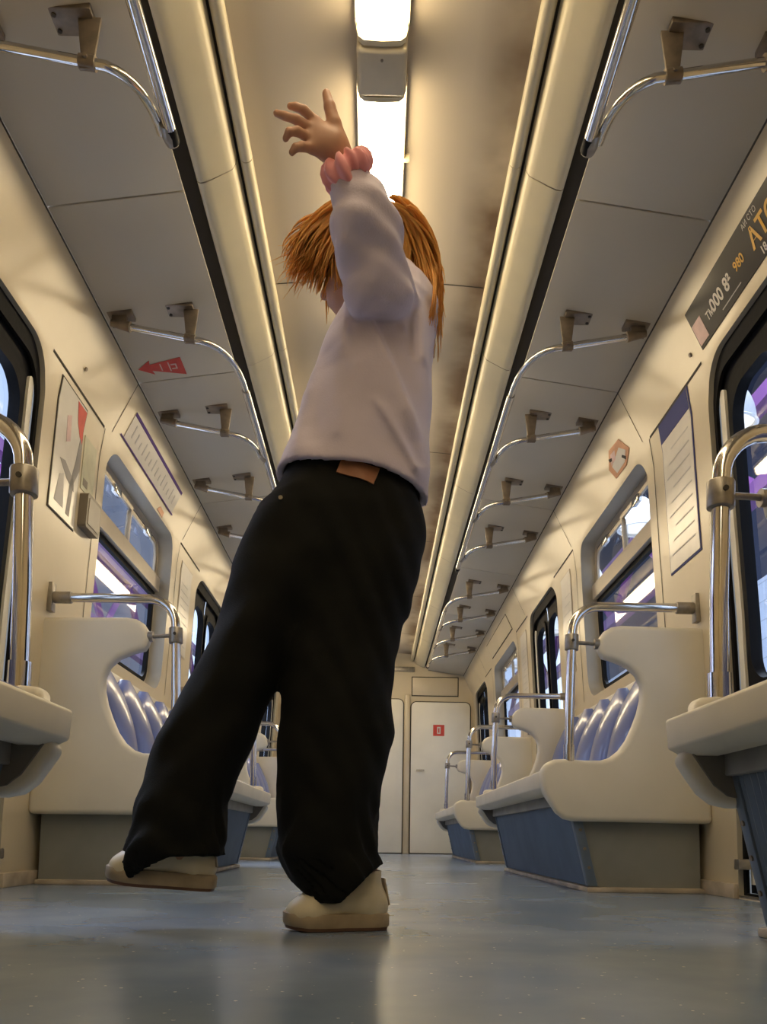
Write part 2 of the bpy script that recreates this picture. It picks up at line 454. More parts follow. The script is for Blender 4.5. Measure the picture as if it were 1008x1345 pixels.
# side walls with openings, reveals, joints
for s in (1, -1):
    holes = [rloop(a, b, 0.004, 1.90, (0, 0, 0.16, 0.16), n=8) for a, b in DOORS] + [rloop(a, b, 1.0, 1.895, 0.13, n=8) for a, b in WINS]
    outer = rloop(Y0, Y1, 0.0, 2.165, 0)
    wl = sheet('wall_' + SIDE[s], s, outer, holes, 0, M['wall'], hole_depth=0.085, hole_mat=M['reveal'])
    tag(wl, kind='structure')
    j = MB()
    def jn(p, q, wd=0.003):
        """thin dark joint strip from (y,z) to (y,z) over the wall profile"""
        n = 14; (ya, za), (yb, zb) = p, q
        du = Vector((yb - ya, zb - za)).normalized(); nx, nz = -du.y * wd, du.x * wd
        A = []; B = []
        for i in range(n + 1):
            y = ya + (yb - ya) * i / n; z = za + (zb - za) * i / n
            A.append((s * (px_(z + nz) - 0.0012), y + nx, z + nz)); B.append((s * (px_(z - nz) - 0.0012), y - nx, z - nz))
        j.loft([A, B], cap=False, closed=False)
    for y in (3.53, 4.87, 6.42, 8.72): jn((y, 2.16), (y, 1.94), 0.0025)
    for (a, b) in ((2.88, 3.45), (4.86, 5.40), (6.36, 6.88), (8.38, 8.85), (0.8, 1.9)): jn((a, 1.92), (b, 1.92), 0.006)
    for y in (3.46, 4.86, 6.88, 8.40): jn((y, 1.92), (y, 1.0), 0.003)
    jn((Y0, 2.162), (Y1, 2.162), 0.003)
    j.build('panel_joint', M['joint'], wl, smooth=False)

# ceiling: vault sheet, grey side panels, ducts
prof = [(-1.12, 2.20), (-0.62, 2.33), (-0.455, 2.405), (-0.42, 2.420)] + [(-0.42 + 0.84 * i / 14, 2.420 + 0.020 * (1 - ((i - 7) / 7) ** 2)) for i in range(1, 14)] + [(0.42, 2.420), (0.455, 2.405), (0.62, 2.33), (1.12, 2.20)]
mb = MB(); mb.loft([[(x, Y0, z) for x, z in prof], [(x, Y1, z) for x, z in prof]], cap=False, closed=False)
ceil = tag(mb.build('ceiling', M['vault']), kind='structure')
mb = MB()
for y in (0.3, 1.75, 3.21, 4.69, 6.15, 7.6, 9.05):
    P = prof[3:-3]
    mb.loft([[(x, y - 0.003, z - 0.001) for x, z in P], [(x, y + 0.003, z - 0.001) for x, z in P]], cap=False, closed=False)
mb.build('panel_joint', M['joint'], ceil, smooth=False)
JY = [Y0, 1.2, 2.495, 3.53, 4.87, 6.15, 7.45, 8.75, Y1]
for s in (1, -1):
    for a, b in zip(JY, JY[1:]):
        mb = MB(); g = 0.003
        mb.prism([(s * 0.625, a + g, 2.228), (s * 1.056, a + g, 2.164), (s * 1.056, a + g, 2.176), (s * 0.66, a + g, 2.238), (s * 0.63, a + g, 2.25)], (0, b - a - 2 * g, 0))
        mb.build('side_panel', M['panel'], ceil, bevel=0.002)
        mb = MB()
        d = [(0.461, 2.352), (0.464, 2.325), (0.474, 2.306), (0.49, 2.296), (0.515, 2.283), (0.542, 2.268), (0.562, 2.259), (0.576, 2.257), (0.585, 2.263), (0.588, 2.275), (0.588, 2.30)]
        ring = [(s * x, z) for x, z in d]
        mb.loft([[(x, a + 0.002, z) for x, z in ring], [(x, b - 0.002, z) for x, z in ring]], cap=False, closed=False)
        mb.build('duct_cover', M['cream'], ceil, angle=50)
        mb = MB(); t = [(s * (0.432 + 0.021 * math.cos(q)), 2.350 + 0.021 * math.sin(q)) for q in [2 * PI * k / 14 for k in range(14)]]
        mb.loft([[(x, a + 0.0015, z) for x, z in t], [(x, b - 0.0015, z) for x, z in t]])
        mb.build('tube_trim', M['cream'], ceil)

cav = MB()  # dark strips added to paint shade into the ceiling slots
for s in (1, -1): cav.add([(s * 0.588, Y0, 2.285), (s * 0.64, Y0, 2.262), (s * 0.64, Y1, 2.262), (s * 0.588, Y1, 2.285)], [(0, 1, 2, 3)]); cav.add([(s * 0.44, Y0, 2.372), (s * 0.47, Y0, 2.345), (s * 0.47, Y1, 2.345), (s * 0.44, Y1, 2.372)], [(0, 1, 2, 3)])
cav.build('slot_shade_strip', M['joint'], ceil, smooth=False)
# rear and front ends of the car
mb = MB(); mb.box((-1.3, Y0 - 0.06, 0), (1.3, Y0, 2.5)); tag(mb.build('wall_rear', M['wall']), kind='structure')
mb = MB(); mb.box((-1.3, Y1, 0), (1.3, Y1 + 0.06, 2.5)); front = tag(mb.build('wall_front', M['wall']), kind='structure')
# shallow header steps seen under the vault and the recessed upper panels
for s in (1, -1):
    mb = MB(); mb.box((s * 0.44, Y1 - 0.012, 1.915), (s * 0.99, Y1, 2.135)); mb.build('upper_panel', M['wall'], front, bevel=0.004)
    mb = MB(); mb.box((s * 0.43, Y1 - 0.006, 1.905), (s * 1.0, Y1, 2.145)); mb.build('upper_panel_joint', M['joint'], front)
mb = MB(); mb.box((-0.465, Y1 - 0.02, 2.205), (-0.05, Y1, 2.262)); mb.build('vent_slot', M['steel'], front, bevel=0.003)
mb = MB(); mb.box((0.06, Y1 - 0.02, 2.205), (0.465, Y1, 2.262)); mb.build('vent_slot', M['steel'], front, bevel=0.003)
dn = 1
def end_door(x0, x1, z1, num):
    d = thing('door_%d' % num, ((x0 + x1) / 2, Y1, 0), kind='structure')
    lp = rloop(x0, x1, 0.012, z1, (0, 0, 0.06, 0.06))
    mb = MB(); mb.prism([(x, Y1 - 0.002, z) for x, z in rloop(x0 - 0.012, x1 + 0.012, 0.002, z1 + 0.012, (0, 0, 0.07, 0.07))], (0, -0.006, 0)); mb.build('door_gap', M['joint'], d, smooth=False)
    mb = MB(); mb.prism([(x, Y1 - 0.004, z) for x, z in lp], (0, -0.022, 0)); mb.build('door_panel', M['door'], d, bevel=0.004)
    mb = MB(); cx = x0 + 0.07
    mb.tube([(cx, Y1 - 0.024, 1.0), (cx, Y1 - 0.06, 1.0), (cx + 0.09, Y1 - 0.062, 1.0)], 0.009); mb.build('door_handle', M['chrome'], d)
end_door(-0.33, 0.33, 1.86, 1)
end_door(0.43, 1.14, 1.83, 2)
end_door(-1.14, -0.43, 1.83, 3)
tr = 1
for x in (0.382, -0.382):
    mb = MB(); mb.box((x - 0.03, Y1 - 0.03, 0), (x + 0.03, Y1, 1.92)); tag(mb.build('trim_%d' % tr, M['wall'], bevel=0.006), kind='structure'); tr += 1
for s in (1, -1):
    mb = MB(); mb.box((s * 1.262, Y0, 0), (s * 1.245, 1.9, 0.05))
    for a, b in ((2.88, 5.40), (6.36, 8.85)): mb.box((s * 1.262, a, 0), (s * 1.245, b, 0.05))
    tag(mb.build('baseboard_' + SIDE[s], M['strip'], bevel=0.003), kind='structure')


# windows
def window(num, s, a, b):
    wn_ = thing('window_%d' % num, (s * 1.22, (a + b) / 2, 1.0), kind='structure')
    o = 0.08
    fr = rloop(a, b, 1.0, 1.895, 0.13, n=8); inn = rloop(a + 0.03, b - 0.03, 1.03, 1.86, 0.10, n=8)
    sheet('window_frame', s, fr, [inn], o, M['alu'], wn_, hole_depth=0.02, hole_mat=M['rubber'])
    # transom bar between lower pane and vent lights
    sheet('transom', s, rloop(a + 0.03, b - 0.03, 1.575, 1.655, 0), [], o - 0.03, M['alu'], wn_, depth=0.03)
    # rubber round the lower pane
    sheet('window_seal', s, rloop(a + 0.03, b - 0.03, 1.03, 1.575, (0.10, 0.10, 0.0, 0.0)), [rloop(a + 0.065, b - 0.065, 1.065, 1.545, (0.07, 0.07, 0.01, 0.01))], o - 0.006, M['rubber'], wn_, hole_depth=0.02)
    sheet('window_glass', s, rloop(a + 0.04, b - 0.04, 1.04, 1.575, (0.08, 0.08, 0, 0)), [], o + 0.012, M['glass'], wn_)
    mid = (a + b) / 2
    for y0, y1, q in ((a + 0.035, mid + 0.02, 0.0), (mid - 0.02, b - 0.035, 0.012)):
        rr = (0, 0, 0.09 if y1 > mid + 0.1 else 0, 0.09 if y0 < mid - 0.1 else 0)
        vs = sheet('vent_sash', s, rloop(y0, y1, 1.656, 1.855, rr), [rloop(y0 + 0.022, y1 - 0.022, 1.672, 1.835, tuple(max(0, r - 0.02) for r in rr))], o - 0.012 + q, M['alu'], wn_, depth=0.0, hole_depth=0.012)
        sheet('vent_glass', s, rloop(y0 + 0.01, y1 - 0.01, 1.66, 1.845, rr), [], o + q, M['glass'], wn_)
        ml = MB(); yc = (y0 + y1) / 2; x = s * (px_(1.83) + o - 0.02)
        ml.box((x - 0.012, yc - 0.045, 1.80), (x + 0.012, yc + 0.045, 1.838)); ml.build('latch', M['chrome'], wn_, bevel=0.004)
    return wn_

n = 1
for a, b in WINS:
    for s in (-1, 1):
        window(n, s, a, b); n += 1


# sliding doors
def door(num, s, a, b):
    d = thing('door_%d' % num, (s * 1.3, (a + b) / 2, 0), kind='structure')
    mid = (a + b) / 2; o = 0.028
    sheet('door_surround', s, rloop(a - 0.03, b + 0.03, 0.0, 1.93, (0, 0, 0.17, 0.17), n=8), [rloop(a + 0.02, b - 0.02, 0.02, 1.84, (0, 0, 0.12, 0.12), n=8)], 0.018, M['rubber'], d, hole_depth=0.012)
    for y0, y1, e in ((a + 0.01, mid - 0.004, -1), (mid + 0.004, b - 0.01, 1)):
        g0, g1 = (y0 + 0.108, y1 - 0.045) if e < 0 else (y0 + 0.045, y1 - 0.108)
        leaf = sheet('door_leaf', s, rloop(y0, y1, 0.02, 1.86, 0), [rloop(g0, g1, 0.72, 1.75, 0.10, n=8)], o + 0.012, M['rubber'], d, hole_depth=0.03)
        sheet('door_panel', s, rloop(y0 + 0.08, y1 - 0.02, 0.06, 0.62, 0.03), [], o + 0.004, M['door'], d, depth=0.012)
        ys = y1 - 0.058 if e > 0 else y0 + 0.020
        sheet('door_stile', s, rloop(ys, ys + 0.038, 0.05, 1.79, (0, 0, 0.02, 0.02)), [], o + 0.002, M['door'], d, depth=0.012)
        sheet('glass_seal', s, rloop(g0 - 0.025, g1 + 0.02, 0.66, 1.79, 0.12, n=8) if e < 0 else rloop(g0 - 0.02, g1 + 0.025, 0.66, 1.79, 0.12, n=8), [rloop(g0 + 0.004, g1 - 0.004, 0.726, 1.744, 0.10, n=8)], o + 0.0, M['rubber'], d, depth=0.0, hole_depth=0.03)
        sheet('door_glass', s, rloop(g0 - 0.01, g1 + 0.01, 0.71, 1.76, 0.10, n=8), [], o + 0.028, M['glass'], d)
    mb = MB(); mb.box((s * 1.262, a, 0.0), (s * 1.40, b, 0.012)); mb.build('door_sill', M['steel'], d)
    # pillar rod and latch beside the opening, low down
    for y in (b + 0.012,):
        mb = MB(); mb.tube([(s * 1.30, y - 0.05, 0.03), (s * 1.30, y - 0.05, 0.36)], 0.009, 8); mb.build('latch_rod', M['rubber'], d)
        mb = MB(); mb.box((s * 1.24, y - 0.07, 0.10), (s * 1.285, y - 0.025, 0.135)); mb.build('latch_block', M['steel'], d, bevel=0.005)
    return d

n = 4
for a, b in DOORS:
    for s in (-1, 1):
        door(n, s, a, b); n += 1

# ------------------------------------------------------------------ the hall outside
mb = MB(); mb.box((-9.5, -6, -1.3), (9.5, 34, -1.2)); tag(mb.build('ground', M['hallfloor']), kind='structure')
mb = MB(); mb.box((8.0, -6, -1.2), (8.3, 34, 5.7)); hw = tag(mb.build('wall_hall_right', M['brick']), kind='structure')
mb = MB(); mb.box((-9.3, -6, -1.2), (-9.0, 22, 15)); hl = tag(mb.build('wall_hall_left', M['hallwall_w']), kind='structure')
for k, z in enumerate((1.2, 3.2, 5.2, 7.2)):
    mb = MB(); mb.box((-9.0, -6, z), (-8.97, 22, z + 0.05)); mb.build('panel_joint', M['palegrey'], hl)
mb = MB(); mb.box((2.6, -6, 10.2), (9.5, 34, 10.4)); tag(mb.build('ceiling_hall', M['hallroof']), kind='structure')
mb = MB(); mb.box((8.4, -6, 5.6), (8.6, 34, 10.4)); tag(mb.build('wall_hall_upper', M['hallroof']), kind='structure')
mb = MB(); mb.box((-9.4, 22, -1.2), (-9.1, 37, 15)); tag(mb.build('wall_hall_gate', mat('dark_violet_grey_gate', (0.10, 0.10, 0.13), 0.6, var=0.3, vscale=0.6)), kind='structure')
mb = MB(); mb.box((-10, 48, -1.2), (9.5, 48.3, 15)); tag(mb.build('wall_hall_end', M['hallwall_w']), kind='structure')
n = 5
for y in (9.5, 14.5, 19.5, 24.5):
    w_ = thing('window_%d' % n, (8.0, y, 4.9), kind='structure'); n += 1
    mb = MB(); mb.box((7.95, y - 0.9, 4.4), (8.02, y + 0.9, 5.5)); mb.build('window_pane', M['dome'], w_)
    mb = MB()
    for q in (-0.9, -0.3, 0.3, 0.9): mb.box((7.92, y + q - 0.05, 4.35), (7.99, y + q + 0.05, 5.55))
    for q in (4.4, 5.5): mb.box((7.92, y - 0.95, q - 0.05), (7.99, y + 0.95, q + 0.05))
    mb.build('window_frame', M['grey'], w_)


def truss(x, ya, yb, z, h, label):
    t = thing('steel_truss', (x, (ya + yb) / 2, z), label, 'truss')
    for q in (z, z + h):
        mb = MB(); mb.box((x - 0.11, ya, q - 0.11), (x + 0.11, yb, q + 0.11)); mb.build('chord', M['steelpurple'], t)
    k = int((yb - ya) / 1.7); st = (yb - ya) / k
    for i in range(k):
        y = ya + i * st
        mb = MB(); a, b = ((y, z), (y + st, z + h)) if i % 2 == 0 else ((y, z + h), (y + st, z))
        mb.tube([(x, a[0], a[1]), (x, b[0], b[1])], 0.09, 4); mb.build('web_member', M['steelpurple'], t, smooth=False)


truss(-6.5, 2, 30, 5.0, 1.7, 'purple lattice truss high outside the left doors')
truss(-6.5, 2, 30, 1.55, 1.5, 'lower purple lattice truss outside the left doors')
truss(5.2, 4, 32, 5.0, 1.2, 'purple lattice truss outside the right doors')
for y in (8, 14, 20):
    mb = MB(); mb.box((7.2, y - 0.14, -1.2), (7.5, y + 0.14, 10.2))
    tag(mb.build('steel_column', M['steelpurple']), 'purple steel column outside the right windows', 'column', 'purple columns in the hall')
for i, (x, y) in enumerate(((3.5, 8.05), (3.5, 10.9), (3.5, 13.6), (3.5, 16.6), (3.5, 20.0), (3.5, 23.5))):
    t = thing('dome_lamp', (x, y, 4.35), 'white dome lamp hanging in the hall, seen through the nearest right door' if i == 0 else 'white dome lamp hanging in the hall beyond the right side windows', 'lamp', None if i == 0 else 'dome lamps seen through the right windows')
    mb = MB(); R = 0.27
    rings = [[(x + R * math.cos(u) * math.cos(2 * PI * k / 24), y + R * math.cos(u) * math.sin(2 * PI * k / 24), 4.38 + 0.44 * math.sin(u)) for k in range(24)] for u in [PI / 2 * q / 8 for q in range(8)]]
    mb.loft(rings, cap=False); mb.add(rings[-1], [tuple(range(24))]); mb.build('shade', M['dome'], t)
    mb = MB(); mb.loft([[(x + r * math.cos(2 * PI * k / 24), y + r * math.sin(2 * PI * k / 24), z) for k in range(24)] for r, z in ((0.275, 4.38), (0.29, 4.365), (0.275, 4.355), (0.25, 4.365))], cap=False); mb.build('rim', M['dome'], t)
    mb = MB(); mb.loft([[(x + r * math.cos(2 * PI * k / 24), y + r * math.sin(2 * PI * k / 24), z) for k in range(24)] for r, z in ((0.25, 4.40), (0.02, 4.42))]); mb.build('diffuser', M['domeglow'], t)
    mb = MB(); mb.tube([(x, y, 4.80), (x, y, 10.2)], 0.02, 8); mb.build('hanging_rod', M['grey'], t)

# ================================================================== CEILING LAMPS
def lamp(y0, y1, label, group=None):
    t = thing('ceiling_light', (0, (y0 + y1) / 2, 2.43), label, 'lamp', group)
    mb = MB(); c = [(-0.077, 2.44), (-0.0745, 2.412), (-0.0705, 2.412), (-0.0705, 2.428), (0.0705, 2.428), (0.0705, 2.412), (0.0745, 2.412), (0.077, 2.44)]
    mb.loft([[(x, y0, z) for x, z in c], [(x, y1, z) for x, z in c]]); mb.build('lamp_tray', M['lampbox'], t)
    p = [(-0.064, 2.426), (-0.067, 2.40), (-0.062, 2.375), (-0.048, 2.363), (0, 2.360), (0.048, 2.363), (0.062, 2.375), (0.067, 2.40), (0.064, 2.426)]
    mb = MB(); mb.loft([[(x, y0 + 0.012, z) for x, z in p], [(x, y1 - 0.012, z) for x, z in p]]); mb.build('diffuser', M['lamp'], t)
    for y, e in ((y0, 1), (y1, -1)):
        mb = MB(); q = [(x * 1.06, z - (0.002 if z < 2.42 else 0)) for x, z in p]
        mb.loft([[(x, y, z) for x, z in q], [(x, y + e * 0.016, z) for x, z in q]]); mb.build('end_cap', M['cream'], t)


def jbox(y0, y1, label, group=None):
    t = thing('lamp_junction_box', (0, (y0 + y1) / 2, 2.43), label, 'junction box', group)
    mb = MB(); mb.box((-0.071, y0, 2.352), (0.071, y1, 2.438)); mb.build('cover', M['lampbox'], t, bevel=0.014, seg=3)
    mb = MB(); mb.tube([(0, y0 + 0.03, 2.353), (0, y0 + 0.03, 2.349)], 0.004, 8); mb.build('screw', M['bracket'], t)


LY = [(-2.1, -0.9), (-0.63, 0.62), (0.88, 2.118), (2.278, 3.53), (3.79, 5.05), (5.30, 6.55), (6.80, 8.05), (8.30, 9.55)]
for i, (a, b) in enumerate(LY):
    if i == 2: lamp(a, b, 'glowing ceiling lamp cut off by the top of the picture')
    elif i == 3: lamp(a, b, 'glowing ceiling lamp directly behind the raised hand')
    else: lamp(a, b, 'glowing ceiling lamp further along the car, hidden behind the dancer', 'hidden ceiling lamps')
    if i == 2: jbox(2.122, 2.274, 'grey square box between the two glowing ceiling lamps')
# small screw lug beside the second lamp
mb = MB(); mb.box((0.07, 2.56, 2.405), (0.092, 2.568, 2.43)); tag(mb.build('cable_clip', M['cream']), 'tiny cream clip on the ceiling beside the glowing lamp', 'clip')

# ================================================================== BENCHES
PAN = [(1.255, 0.995), (0.93, 1.0), (0.895, 0.994), (0.868, 0.978), (0.85, 0.952), (0.843, 0.92), (0.848, 0.89), (0.862, 0.876), (0.905, 0.864), (0.955, 0.842), (0.988, 0.81), (1.005, 0.772), (1.004, 0.72),
       (0.992, 0.67), (0.973, 0.62), (0.948, 0.566), (0.918, 0.525), (0.885, 0.499), (0.85, 0.488), (0.79, 0.487), (0.72, 0.492), (0.675, 0.489), (0.648, 0.473), (0.634, 0.443), (0.634, 0.40), (0.645, 0.36),
       (0.662, 0.322), (0.684, 0.29), (0.712, 0.268), (0.745, 0.261), (1.262, 0.258)]


PAN = [(x - 0.008 if x < 0.66 else x, z) for x, z in PAN]
PAN_FAR = [(max(x, 0.672), z) if z > 0.36 and x < 0.70 else (x, z) for x, z in PAN]


def bench(s, a, b, label, segs=6):
    t = thing('seat_bench', (s * 1.0, (a + b) / 2, 0), label, 'bench')
    for y, e in ((a, 1), (b, -1)):
        ye = y + e * 0.06
        mb = MB(); mb.prism([(s * x, min(y, ye), z) for x, z in (PAN if e > 0 else PAN_FAR)], (0, 0.06, 0)); mb.build('end_panel', M['plastic'], t, bevel=0.02, seg=4, angle=60)
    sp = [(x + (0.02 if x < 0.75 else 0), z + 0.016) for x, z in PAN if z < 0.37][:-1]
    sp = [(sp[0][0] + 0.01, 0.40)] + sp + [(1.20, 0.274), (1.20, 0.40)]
    mb = MB(); mb.prism([(s * x, b - 0.068, z) for x, z in sp], (0, 0.012, 0)); mb.build('lobe_shade_plate', M['under'], t, smooth=False)  # added dark plate paints the seat's shade onto the panel lobe
    # seat shell with front lip
    lip = [(0.628, 0.444), (0.634, 0.450), (0.70, 0.453), (1.24, 0.44), (1.24, 0.41), (0.74, 0.40), (0.715, 0.366), (0.668, 0.366), (0.632, 0.385)]
    mb = MB(); mb.prism([(s * x, a + 0.055, z) for x, z in lip], (0, b - a - 0.055, 0)); mb.build('seat', M['lip'], t, bevel=0.004)
    mb = MB(); mb.box((s * 0.725, a + 0.06, 0.325), (s * 0.80, b - 0.06, 0.402)); mb.build('seat_rail', M['underrail'], t, bevel=0.004)
    # sloping ribbed skirt
    n_ = int((b - a - 0.16) / 0.03)
    mb = MB(); top, bot = [], []
    A, B = [], []
    for i in range(n_ * 2 + 1):
        y = a + 0.08 + (b - a - 0.16) * i / (n_ * 2); q = 0.006 if i % 2 else 0.0
        A.append((s * (0.742 + q), y, 0.33)); B.append((s * (0.812 + q), y, 0.022))
    mb.loft([A, B], cap=False, closed=False); mb.build('skirt', M['skirt'], t, smooth=False)
    # skirt edge stiles with screws, end plates, floor strip
    for y, e in ((a + 0.05, 1), (b - 0.05, -1)):
        mb = MB(); mb.prism([(s * 0.738, y, 0.33), (s * 0.775, y, 0.33), (s * 0.845, y, 0.022), (s * 0.808, y, 0.022)], (0, e * 0.035, 0)); st = mb.build('skirt_stile', M['skirt'], t, bevel=0.003)
        for z in (0.09, 0.16, 0.23):
            x = 0.758 + (0.33 - z) / 0.308 * 0.07
            mb = MB()
            if e > 0: mb.tube([(s * x, y, z), (s * x, y - e * 0.004, z)], 0.006, 8)
            else: mb.tube([(s * (x - 0.018), y - 0.018, z), (s * (x - 0.0235), y - 0.018, z - 0.001)], 0.006, 8)
            mb.build('screw', M['bracket'], st)
        mb = MB(); mb.prism([(s * 0.76, y + e * 0.02, 0.36), (s * 1.235, y + e * 0.02, 0.36), (s * 1.235, y + e * 0.02, 0.0), (s * 0.83, y + e * 0.02, 0.02)], (0, e * 0.008, 0)); mb.build('base_plate', M['basegrey'], t)
    mb = MB(); mb.box((s * 0.80, a + 0.03, 0.0), (s * 1.235, b - 0.03, 0.018)); mb.build('floor_strip', M['strip'], t, bevel=0.004)
    # seat pads and backrest pads
    wdt = (b - a - 0.14) / segs
    mb = MB(); mb.box((s * 1.235, a + 0.05, 0.44), (s * 1.20, b - 0.05, 0.93)); mb.build('back_shell', M['plastic'], t, bevel=0.01)
    for k in range(segs):
        y0 = a + 0.07 + wdt * k; y1 = y0 + wdt; yc = (y0 + y1) / 2
        mb = MB(); rings = []
        for i in range(13):
            u = i / 12; z = 0.455 + 0.46 * u
            x = 1.045 + 0.135 * u - 0.03 * math.sin(PI * u)
            half = wdt * 0.48 * (1 - 0.0 * u) * math.sqrt(max(0.0, 1 - (max(0, u - 0.72) / 0.28) ** 2 * 0.93))
            bulge = 0.024 * (1 - 0.35 * u)
            rings.append([(s * (x + 0.07 - (bulge + 0.07) * math.cos(PI * 0.5 * max(-1, min(1, v)) ) ** 0.3 if abs(v) < 1 else s * 0 + s * (x + 0.07)), yc + half * v, z) for v in [q / 8 for q in range(-8, 9)]])
        rings = [[(s * abs(p[0]), p[1], p[2]) for p in r] for r in rings]
        mb.loft(rings, cap=False, closed=False); mb.build('backrest_pad', M['blue'], t, angle=70)
        mb = MB(); mb.box((s * 0.70, y0 + 0.008, 0.448), (s * 1.10, y1 - 0.008, 0.482)); mb.build('seat_pad', M['blue'], t, bevel=0.014, seg=3)
    return t


BL = {(-1, 0): 'nearest ivory seat bench at the left edge, seen from below its seat', (1, 0): 'nearest ivory seat bench at the right edge, seen from below its seat',
      (-1, 1): 'left ivory bench behind the lifted foot, with a tall curved end panel', (1, 1): 'middle right ivory bench with blue seat pads, curved end panel and long ribbed skirt',
      (-1, 2): 'far left ivory bench glimpsed between the black trouser legs', (1, 2): 'far right ivory bench beside the end wall'}
for i, (a, b) in enumerate(BENCH):
    for s in (-1, 1): bench(s, a, b, BL[(s, i)])


# grab poles at bench ends
def pole(s, y, label, r=0.0175):
    t = thing('grab_pole', (s * 0.735, y, 0.49), label, 'handrail')
    P = [(0.735, 0.485), (0.738, 0.7), (0.748, 0.96)] + [(0.85 - 0.10 * math.cos(q), 0.975 + 0.10 * math.sin(q)) for q in [PI / 2 * k / 8 for k in range(9)]] + [(1.0, 1.075), (1.222, 1.075)]
    mb = MB(); mb.tube([(s * x, y, z) for x, z in P], r, 16); mb.build('tube', M['chrome'], t, angle=80)
    mb = MB(); mb.tube([(s * 0.735, y, 0.482), (s * 0.735, y, 0.545)], r * 1.25, 16); mb.build('collar', M['chrome'], t)
    c = mb = MB(); mb.tube([(s * 0.746, y, 0.905), (s * 0.748, y, 0.965)], r * 1.5, 16); cl = mb.build('clamp', M['steel'], t, bevel=0.003)
    mb = MB(); mb.tube([(s * 0.746, y - r * 1.4, 0.938), (s * 0.746, y - r * 1.7, 0.938)], 0.006, 8); mb.build('clamp_screw', M['joint'], cl)
    mb = MB(); mb.tube([(s * 0.755, y, 0.935), (s * 0.845, y, 0.93)], 0.0075, 10); mb.tube([(s * 0.832, y, 0.93), (s * 0.85, y, 0.93)], 0.02, 12); mb.build('stub_rod', M['steel'], t)
    mb = MB(); mb.tube([(s * 1.145, y, 1.075), (s * 1.21, y, 1.075)], r * 1.3, 14); mb.tube([(s * 1.205, y, 1.075), (s * 1.225, y, 1.075)], r * 1.1, 14)
    mb.box((s * 1.212, y - 0.02, 1.02), (s * 1.232, y + 0.02, 1.13)); mb.build('wall_flange', M['steel'], t, bevel=0.002)


pole(-1, 1.735, 'chrome grab pole at the left picture edge on the nearest bench', 0.0195)
pole(1, 1.735, 'chrome grab pole in front of the nearest right door on the nearest bench', 0.0195)
pole(-1, 3.105, 'chrome grab pole bent to the wall on the left bench with the tall end panel')
pole(1, 3.105, 'chrome grab pole bent to the wall at the near end of the middle right bench')
pole(-1, 5.11, 'chrome grab pole at the far end of the left bench, behind the dancer')
pole(1, 5.11, 'chrome grab pole at the far end of the middle right bench')
pole(-1, 6.58, 'chrome grab pole on the far left bench seen between the trouser legs')
pole(1, 6.58, 'chrome grab pole at the near end of the far right bench')
pole(-1, 8.57, 'chrome grab pole at the far end of the far left bench')
pole(1, 8.57, 'chrome grab pole nearest the end wall door with the red sticker')


# ================================================================== OVERHEAD RAILS
def panel_z(x): return 2.228 + (x - 0.625) / (1.056 - 0.625) * (2.164 - 2.228)


